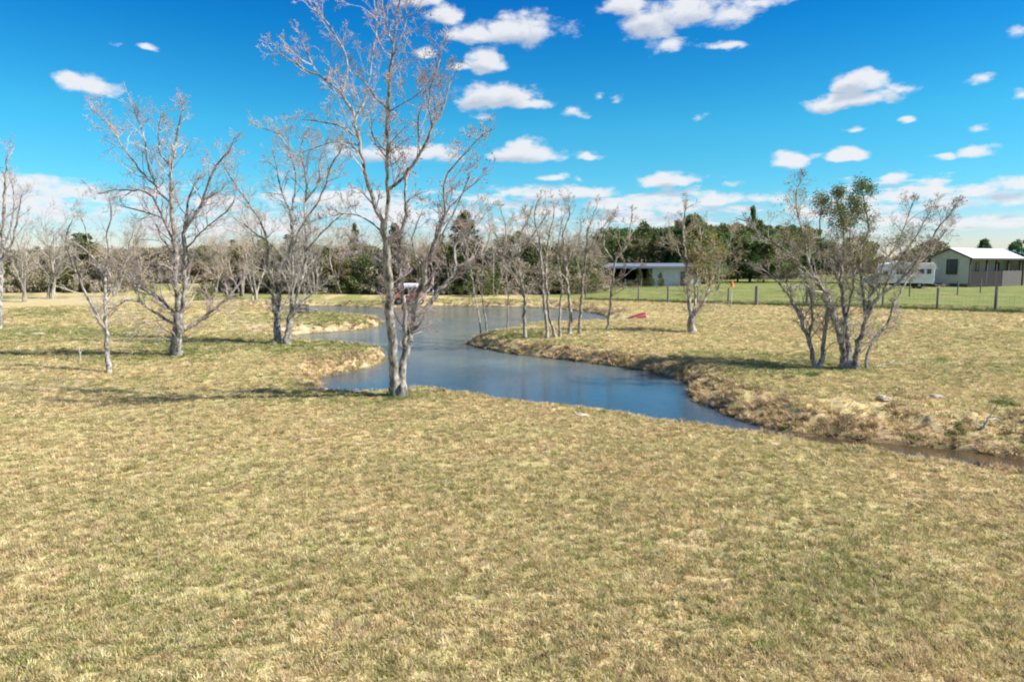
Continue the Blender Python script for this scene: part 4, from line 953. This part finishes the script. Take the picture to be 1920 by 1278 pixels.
# ------------------------------------------------------------------ shed
def shed():
    D = 99.0; X = lambda u: (u-960)/F*D; x0 = X(1108); root = empty('long_shed', (x0, D, 0)); tag(root, 'long low shed, open and dark on the left and white metal walled on the right', 'shed')
    W_ = X(1312)-x0; xo = X(1222)-x0; h = 2.75
    w = MB(); w.poly_prism([(-.9, h-.05), (7.4, h+.45), (7.4, h+.55), (-.9, h+.12)], 'x', -.3, W_+.3); rf = w.build('roof', M['shedroof'], root)
    MB().box(-.3, W_+.3, -.98, -.904, h-.18, h+.1).build('fascia', M['shedroof'], rf)
    MB().box(xo, W_, 0, .1, -.1, h-.02).build('front_wall', M['shedwall'], root)
    n = 9
    for k in range(n+1):
        x = xo+k*(W_-xo)/n; MB().box(x-.03, x+.03, -.04, -.002, -.1, h-.02).build('wall_rib', M['shedwall'], root)
    MB().box(W_-.1, W_-.002, .1, 7, -.1, h+.05).build('side_wall', M['shedwall'], root)
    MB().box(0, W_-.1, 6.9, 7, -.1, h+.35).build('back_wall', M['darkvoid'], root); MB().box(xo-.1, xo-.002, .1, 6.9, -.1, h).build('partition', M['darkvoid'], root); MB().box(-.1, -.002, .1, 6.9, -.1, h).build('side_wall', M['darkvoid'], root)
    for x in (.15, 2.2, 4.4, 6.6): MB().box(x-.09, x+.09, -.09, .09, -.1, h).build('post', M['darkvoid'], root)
    for k, (x, y, z) in enumerate(((1.0, 3.5, 1.0), (3.2, 4, 1.3), (5.3, 3.0, .8))): MB().box(x, x+1.3, y, y+1.2, 0, z).build('hay_bale' if k else 'workbench', M['rail2'], root)
    dr = MB().box(W_-2.9, W_-1.9, -.06, -.044, 0, 2.1).build('door', M['rail2'], root)
shed()

# ------------------------------------------------------------------ fences
def fence(name, label, pts, h, rr, mats, cat='fence', wires=(.35, .7, 1.05, 1.35), mesh_=False, steps=None):
    P = [at(u, v) for (u, v) in pts]; root = empty(name, (P[0][0], P[0][1], H(*P[0]))); tag(root, label, cat); o = np.array([P[0][0], P[0][1], H(*P[0])])
    prev = None
    for i, (x, y) in enumerate(P):
        r_ = random.Random(i*7+3); m, rad, hh = mats[i % len(mats)] if steps is None else steps[i]
        z = H(x, y); q = np.array([x, y, z])-o; tilt = r_.uniform(-.03, .03)
        w = MB(); w.bar((q[0], q[1], q[2]-.3), (q[0]+tilt, q[1]+r_.uniform(-.03, .03), q[2]+hh), rad, 8, rad*.92); w.build('post', M[m], root)
        if prev is not None:
            for wz in wires:
                w = MB(); n = 6
                for k in range(n):
                    a = prev+(q-prev)*k/n; b = prev+(q-prev)*(k+1)/n; sg = lambda t: -.04*math.sin(math.pi*t)
                    w.bar((a[0], a[1], a[2]+wz+sg(k/n)), (b[0], b[1], b[2]+wz+sg((k+1)/n)), .006, 3)
                w.build('wire', M['wire'], root)
            if mesh_:
                w = MB(); L = np.linalg.norm(q-prev); n = int(L/.25)
                for k in range(1, n):
                    a = prev+(q-prev)*k/n; w.bar((a[0], a[1], a[2]+.05), (a[0], a[1], a[2]+1.1), .004, 3)
                ob = w.build('wire_mesh', M['wire'], root); ob['kind'] = 'stuff'
        prev = q
fence('wire_fence', 'wire fence on weathered posts between the straw grass and the green lawn',
  [(1098,562),(1145,563.5),(1197,565.5),(1252,567.5),(1308,569),(1365,571),(1418,573),(1512,572.5),(1580,574),(1655,576),(1757,579),(1866,583.5),(1990,588),(2130,593)], 1.4, .07, None, mesh_=True,
  steps=[('post',.06,1.3),('post',.06,1.3),('post',.07,1.35),('post',.09,1.4),('post',.06,1.3),('post',.09,1.35),('post',.15,1.55),('post',.11,1.5),('greenpost',.045,1.4),('post',.08,1.5),('post',.09,1.6),('post',.11,1.75),('post',.1,1.6),('post',.1,1.6)])
fence('wire_fence', 'second sparser wire fence farther back across the lawn before the house', [(1705,556),(1795,553.5),(1838,549),(1935,548)], 1.4, .05, [('post',.07,1.5)], wires=(.5, 1.0))
fence('mesh_fence', 'grey mesh fence with steel posts before the open shed', [(1112,541),(1142,541),(1172,541),(1202,541),(1232,541),(1250,541.5)], 1.2, .04, [('steel',.05,1.3)], wires=(.1,.3,.5,.7,.9,1.1,1.25), mesh_=True)
fx, fy = at(1371, 573); tag(MB().bar((0, 0, -.1), (.02, 0, 1.15), .025, 8).build('white_stake', M['whitepost']), 'thin white stake standing right of the slimmer post by the thick fence post', 'stake').location = (fx, fy, H(fx, fy))

# ------------------------------------------------------------------ vehicles and small things
def lathe(prof, n=20):
    V = [(r*math.cos(2*math.pi*i/n), r*math.sin(2*math.pi*i/n), z) for (r, z) in prof for i in range(n)]
    Fc = [(j*n+i, j*n+(i+1) % n, (j+1)*n+(i+1) % n, (j+1)*n+i) for j in range(len(prof)-1) for i in range(n)]
    return V, Fc
def wheel(parent, x, y, r, w, name='wheel'):
    V, Fc = lathe([(r*.55, -w/2), (r*.93, -w/2), (r, -w*.3), (r, w*.3), (r*.93, w/2), (r*.55, w/2), (r*.55, -w/2)])
    t = link(name, mesh_np('wheel', V, Fc, True, M['rubber']), parent); t.location = (x, y, r); t.rotation_euler = (R(90), 0, 0)
    V, Fc = lathe([(.001, -w*.36), (r*.56, -w*.40), (r*.56, w*.40), (.001, w*.36)]); link('rim', mesh_np('rim', V, Fc, True, M['chrome']), t)
def motorhome():
    D = 92.0; x = (1682-960)/F*D; root = empty('motorhome', (x, D, 0), R(-14)); root.scale = (1.06, 1.06, 1.06); tag(root, 'white motorhome with dark side windows parked left of the house, nose to the left', 'motorhome')
    body = MB(); body.poly_prism([(-2.9, .75), (3.6, .6), (3.7, 1.0), (3.7, 2.9), (3.5, 3.15), (-1.1, 3.2), (-2.2, 2.95), (-2.35, 2.3), (-2.1, 2.15), (-2.95, 1.55), (-3.75, 1.3), (-3.85, .75)], 'y', -1.15, 1.15)
    b = body.build('body', M['white'], root, .06)
    for x0, x1, z0, z1 in ((-.6, .35, 1.75, 2.45), (1.5, 2.5, 1.8, 2.4), (2.8, 3.3, 1.8, 2.4)):
        f = MB().box(x0, x1, -1.20, -1.152, z0, z1).build('window', M['trim'], b); MB().box(x0+.06, x1-.06, -1.215, -1.203, z0+.06, z1-.06).build('pane', M['glass'], f)
    MB().poly_prism([(-2.85, 1.62), (-2.15, 2.14), (-1.55, 2.14), (-1.55, 1.62)], 'y', -1.185, -1.152).build('cab_window', M['glass'], b)
    MB().box(.75, 1.3, -1.19, -1.152, .8, 2.5).build('door', M['siding'], b); MB().box(-3.9, -3.75, -1.1, 1.1, .6, .85).build('bumper', M['steel'], b)
    MB().box(-3.88, -3.80, -.95, -.65, .98, 1.18).build('headlight', M['chrome'], b); MB().box(-3.88, -3.80, .65, .95, .98, 1.18).build('headlight', M['chrome'], b)
    MB().box(-1.0, .8, -.35, .35, 3.2, 3.42).build('roof_unit', M['white'], b, .05); MB().box(-3.2, 3.5, -1.0, 1.0, .35, .6).build('chassis', M['rubber'], root)
    for xx in (-2.75, 2.1):
        for yy in (-.98, .98): wheel(root, xx, yy, .40, .26)
motorhome()
def cart():
    D = 60.3; x = (768-960)/F*D; z = max(H(x, D), WZ+.03); root = empty('utility_cart', (x, D, z-.02), R(4)); tag(root, 'orange utility cart with a white roof on the far shore behind the tallest tree', 'utility cart')
    b = MB(); b.poly_prism([(-1.22, .38), (1.25, .38), (1.30, .62), (1.28, .98), (.35, .98), (.25, .62), (-.45, .60), (-.55, .95), (-1.05, .90), (-1.28, .70)], 'y', -.6, .6); bo = b.build('body', M['orange'], root, .04)
    MB().box(-.3, .3, -.55, .55, .64, .80).build('seat', M['black'], root, .03); MB().box(.2, .34, -.55, .55, .99, 1.32).build('seat_back', M['black'], root, .03)
    for xx, yy in ((-.75, -.55), (-.75, .55), (.45, -.55), (.45, .55)): w = MB(); w.bar((xx, yy, .93), (xx+(.12 if xx < 0 else 0), yy*.97, 1.72), .028, 6); w.build('roof_post', M['black'], root)
    MB().box(-.92, .75, -.64, .64, 1.52, 1.86).build('roof', M['white'], root, .08)
    w = MB(); w.bar((-.62, .25, .9), (-.42, .25, 1.12), .02, 6); w.bar((-.46, .08, 1.10), (-.38, .42, 1.14), .03, 6); w.build('steering_wheel', M['black'], root)
    for yy in (-.42, .42): MB().box(-1.31, -1.27, yy-.08, yy+.08, .72, .84).build('headlight', M['white'], bo)
    MB().box(-1.1, 1.15, -.5, .5, .25, .378).build('chassis', M['black'], root)
    for xx in (-.88, .92):
        for yy in (-.56, .56): wheel(root, xx, yy, .33, .24)
cart()
def kayak():
    x, y = at(1191, 597); z = H(x, y); root = empty('rowing_boat', (x, y, z), R(24)); tag(root, 'small red upturned boat at the right tip of the pond', 'boat')
    root.scale = (.85, .85, .85); n = 16; V = []; Fc = []; L = 1.3
    for i in range(n+1):
        t = i/n; wd = .02+.34*t**.55; hh = .05+.34*t**.8; xx = -L*.5+L*t
        for j in range(11):
            a = math.pi*j/10; V.append((xx+.08*math.sin(a)*t, -wd*math.copysign(abs(math.cos(a))**.7, math.cos(a)), hh*math.sin(a)**.8))
    for i in range(n):
        for j in range(10): Fc.append((i*11+j, (i+1)*11+j, (i+1)*11+j+1, i*11+j+1))
    link('hull', mesh_np('hull', V, Fc, True, M['red']), root)
    e = V[n*11:]; w = MB(); w.poly_prism([(p[1]*.96, p[2]*.96) for p in e], 'x', L*.5+.02, L*.5+.075); w.build('transom', M['pink'], root)
    for s_ in (0, 10):
        w = MB()
        for i in range(n): w.bar(V[i*11+s_], V[(i+1)*11+s_], .022, 5)
        w.build('gunwale', M['darkred'], root)
    w = MB()
    for i in range(1, n): w.bar(V[i*11+5], V[(i+1)*11+5], .016, 5)
    w.build('keel', M['darkred'], root)
kayak()
def lounger():
    x, y = at(574, 589); z = H(x, y); root = empty('lounge_chair', (x, y, z), R(6)); tag(root, 'low black lounge chair at the back edge of the farther grassy spit', 'chair')
    MB().poly_prism([(-.52, .28), (-.42, .26), (-.60, .78), (-.70, .80)], 'y', -.30, .30).build('backrest', M['black'], root, .01)
    MB().box(-.48, .15, -.30, .30, .26, .33).build('seat', M['black'], root, .01); MB().poly_prism([(.15, .26), (.72, .16), (.72, .21), (.15, .33)], 'y', -.28, .28).build('footrest', M['steel'], root, .01)
    for yy in (-.33, .33):
        MB().box(-.55, .12, yy-.04, yy+.04, .50, .54).build('armrest', M['black'], root)
        for xx in (-.45, .08): MB().box(xx-.03, xx+.03, yy-.03, yy+.03, -.05, .50).build('leg', M['black'], root)
    for yy in (-.22, .22): MB().box(.62, .67, yy-.03, yy+.03, -.05, .18).build('leg', M['black'], root)
lounger()
def picnic():
    x, y = at(1484, 546); z = H(x, y); root = empty('picnic_table', (x, y, z), R(8)); tag(root, 'grey weathered picnic table on the lawn behind the left stems of the spreading tree', 'picnic table')
    for k in range(5): MB().box(-1.15, 1.15, -.37+k*.15, -.24+k*.15, .72, .77).build('tabletop_board', M['tabletop'], root)
    for s in (-1, 1):
        for k in range(2): a = s*(.62+k*.15); MB().box(-1.15, 1.15, min(a, a+s*.13), max(a, a+s*.13), .42, .46).build('bench_board', M['tabletop'], root)
    for xx in (-.8, .8):
        for s in (-1, 1): w = MB(); w.bar((xx, s*.6, -.05), (xx, s*.2, .72), .045, 4); w.build('leg', M['rail'], root)
        MB().box(xx-.04, xx+.04, -.8, .8, .36, .418).build('crossbeam', M['rail'], root)
picnic()
def cone():
    x, y = at(1373, 537.5); z = H(x, y); root = empty('traffic_cone', (x, y, z)); tag(root, 'orange traffic cone on the lawn in front of the dark green trees', 'traffic cone')
    V, Fc = lathe([(.27, .04), (.25, .08), (.09, .72), (.07, .76), (.001, .765)]); link('cone_body', mesh_np('cone_body', V, Fc, True, M['cone']), root); MB().box(-.34, .34, -.34, .34, 0, .05).build('base', M['cone'], root)
    V, Fc = lathe([(.197, .30), (.152, .48)]); V = [(a*1.02, b*1.02, c) for (a, b, c) in V]; link('band', mesh_np('band', V, Fc, True, M['cone']), root)
cone()
def rock(label, u, v, sx, sy, sz, seed, mat='rock'):
    x, y = at(u, v); z = H(x, y); bm = bmesh.new(); bmesh.ops.create_icosphere(bm, subdivisions=3, radius=1); r = random.Random(seed); ph = [r.uniform(0, 6) for _ in range(6)]
    for p in bm.verts:
        c = p.co; k = 1+.16*math.sin(3*c.x+ph[0])*math.cos(4*c.y+ph[1])+.09*math.sin(9*c.z+ph[2]+4*c.x)+.05*math.sin(14*c.y+ph[3]); p.co = Vector((c.x*k*sx, c.y*k*sy, c.z*k*sz))
    me = bpy.data.meshes.new('rock'); bm.to_mesh(me); bm.free(); o = link('rock', me, None, M[mat]); o.location = (x, y, z+sz*.45); o.rotation_euler = (0, 0, r.uniform(0, 3)); tag(o, label, 'rock')
rock('pale flat rock on the right bank, left one of two', 1657, 750, .19, .14, .08, 1)
rock('pale flat rock on the right bank, right one of two', 1757, 745, .18, .12, .06, 2)
rock('small white stone at the near edge of the left water tip', 606, 730, .12, .10, .07, 3)
rock('grey flat stone in the green strip at the far left', 72, 627, .45, .2, .08, 4)
rock('small grey stone in the straw grass by the near water edge', 1090, 779, .17, .1, .05, 5)
def driftwood(label, pts, seed, r0, base):
    r = np.random.default_rng(seed); x, y = at(*base); z = H(x, y); root = empty('fallen_branch', (x, y, z)); tag(root, label, 'branch')
    for k, P in enumerate(pts):
        Q, q = resample(np.array(P, float), np.linspace(r0*(1-.3*k), r0*.3, len(P)), .06, r, .008); V, Fc = tube(Q, q, 6, seed+k, .15); link('stem', mesh_np('stem', V, Fc, True, M['dead']), root)
driftwood('bleached forked branch sticking up from the right creek bank', [[(0,0,-.05),(.1,0,.18),(.22,.05,.30),(.30,.0,.55)],[(.1,0,.18),(.35,.08,.22),(.5,0,.10)],[(.0,0,.02),(-.12,.05,.12),(-.05,.1,.2)]], 5, .035, (1842,790))
driftwood('thin grey fallen branch lying right of the spreading tree trunks', [[(0,0,.0),(.4,.1,.10),(.9,.05,.08),(1.3,.2,.15)],[(.5,.1,.08),(.8,.3,.22)]], 6, .03, (1640,690))
driftwood('dead stub rising from the straw grass near the slender pale tree', [[(0,0,-.05),(.02,0,.25),(.0,0,.55)],[(.02,0,.25),(.1,.02,.4)]], 7, .04, (150,677))
driftwood('bare stick standing in the water near the pond narrows', [[(0,0,-.4),(.03,0,.1),(.1,0,.35)],[(.03,0,.05),(-.1,.0,.25)]], 8, .02, (1150,718))

# ------------------------------------------------------------------ bank weeds
def weed_mesh(seed, n, h, sp, mat):
    r = np.random.default_rng(seed); st = np.zeros((n, 3)); st[:, :2] = r.normal(0, sp*.4, (n, 2)); d = r.normal(0, .55, (n, 3)); d[:, 2] = 1; d = unit(d)
    V = []; Fc = []
    for i in range(n):
        p = st[i]; q = p+d[i]*h*r.uniform(.3, .6); e = q+unit(d[i]+r.normal(0, .35, 3)-np.array([0, 0, .25]))*h*r.uniform(.2, .6); w = unit(np.cross(d[i], r.normal(0, 1, 3)))*.011
        b = len(V); V += [p-w, p+w, q+w, q-w, e]; Fc += [(b, b+1, b+2), (b, b+2, b+3), (b+3, b+2, b+4)]
    return mesh_np('weed', V, Fc, False, M[mat])
M['straw'] = leaf_mat('long_straw', (.30,.22,.11,1), (.58,.46,.27,1), None, .2, 3.0); M['brownweed'] = leaf_mat('brown_dead_weeds', (.17,.12,.075,1), (.36,.27,.17,1), None, .15, 3.0)
kprot = [bpy.data.objects.new('k%02d' % i, weed_mesh(300+i, 46, (.34, .30, .26, .32, .28, .2)[i], .22, ('straw','straw','brownweed','straw','weed','weed')[i])) for i in range(6)]
kcol = hidden_collection('bank_weeds', kprot)
def bank_weeds():
    n = 90000; yy = rng.uniform(9, 62, n); xx = rng.uniform(-.8, .85, n)*yy; z, sd, w = terrain(xx, yy); t = sd/np.maximum(w, .5)
    creek = (xx > 5) & (w > 1.15) & (yy < 26); p = np.where(creek, .5, np.where(w > .81, .5, .10))*np.exp(-((t-.45)/.5)**2)
    cl = fbm(xx, yy, 1.3, 3, 55); keep = (sd > .03) & (t < 1.8) & (rng.random(n) < p*sstep(.35, .6, cl)*2)
    g, b, k, l = masks(xx, yy, sd); x, y, z, g, cr, sdk = xx[keep], yy[keep], z[keep], g[keep], creek[keep], sd[keep]; m = len(x)
    q = rng.random(m); idx = np.where(q < g*.9+.06, rng.integers(4, 6, m), np.where(q > np.where(cr, .72, .86), 2, rng.choice([0, 1, 3], m)))
    s = rng.uniform(.25, .6, m)*(1+.006*y); s = np.where(idx >= 4, s*.75, s)
    # dark hollows and clumps of green beside trunks and at the foot of the fence
    ex = []; 
    for (u, v, n_, ru, rv, ii) in ((742,742,26,34,5,4),(333,668,16,24,4,4),(528,650,16,30,4,4),(1590,692,16,40,4,5),(1532,704,10,22,3,4),(1880,757,18,22,5,4),(1790,788,12,14,5,4),(1620,828,40,46,9,4),(1350,748,14,14,8,4),(1300,626,8,12,2,5),(1440,712,14,60,6,2),(960,630,26,60,5,4),(1160,720,8,14,2,0),(1215,715,8,30,3,2),(640,648,26,60,5,4)):
        for _ in range(n_):
            a, b2 = at(u+rng.normal(0, ru*.6), v+rng.normal(0, rv*.6)); ex.append((a, b2, ii+int(rng.integers(0, 2)) if ii == 4 else ii, rng.uniform(.3, .6)))
    f0 = np.array(at(1098, 562)); f1 = np.array(at(1990, 588))
    for _ in range(900):
        t_ = rng.random(); u = 1098+t_*(2000-1098); v = 562+t_*26.5; a, b2 = at(u, v+rng.normal(0, .5)); ex.append((a, b2, int(rng.choice([4, 5, 5, 2])), rng.uniform(.7, 1.3)))
    ex = np.array(ex); ez, esd, _ = terrain(ex[:, 0], ex[:, 1]); ok = ez > WZ-.12
    ex = ex[ok]; ez = np.maximum(ez[ok], WZ-.03)
    x = np.concatenate([x, ex[:, 0]]); y = np.concatenate([y, ex[:, 1]]); z = np.concatenate([z, ez]); idx = np.concatenate([idx, ex[:, 2].astype(int)]); s = np.concatenate([s, ex[:, 3]]); m = len(x)
    rot = np.stack([rng.normal(0, .3, m), rng.normal(0, .3, m), rng.uniform(0, 6.28, m)], 1)
    o = scatter('bank_weeds', np.stack([x, y, z-.02], 1), rot, np.stack([s, s, s], 1), idx, kcol, {'rnd': rng.random(m)})
    tag(o, 'long straw and green weeds fringing the pond banks, tree feet and fence line', 'weeds', kind='stuff'); print('weeds', m)
bank_weeds()
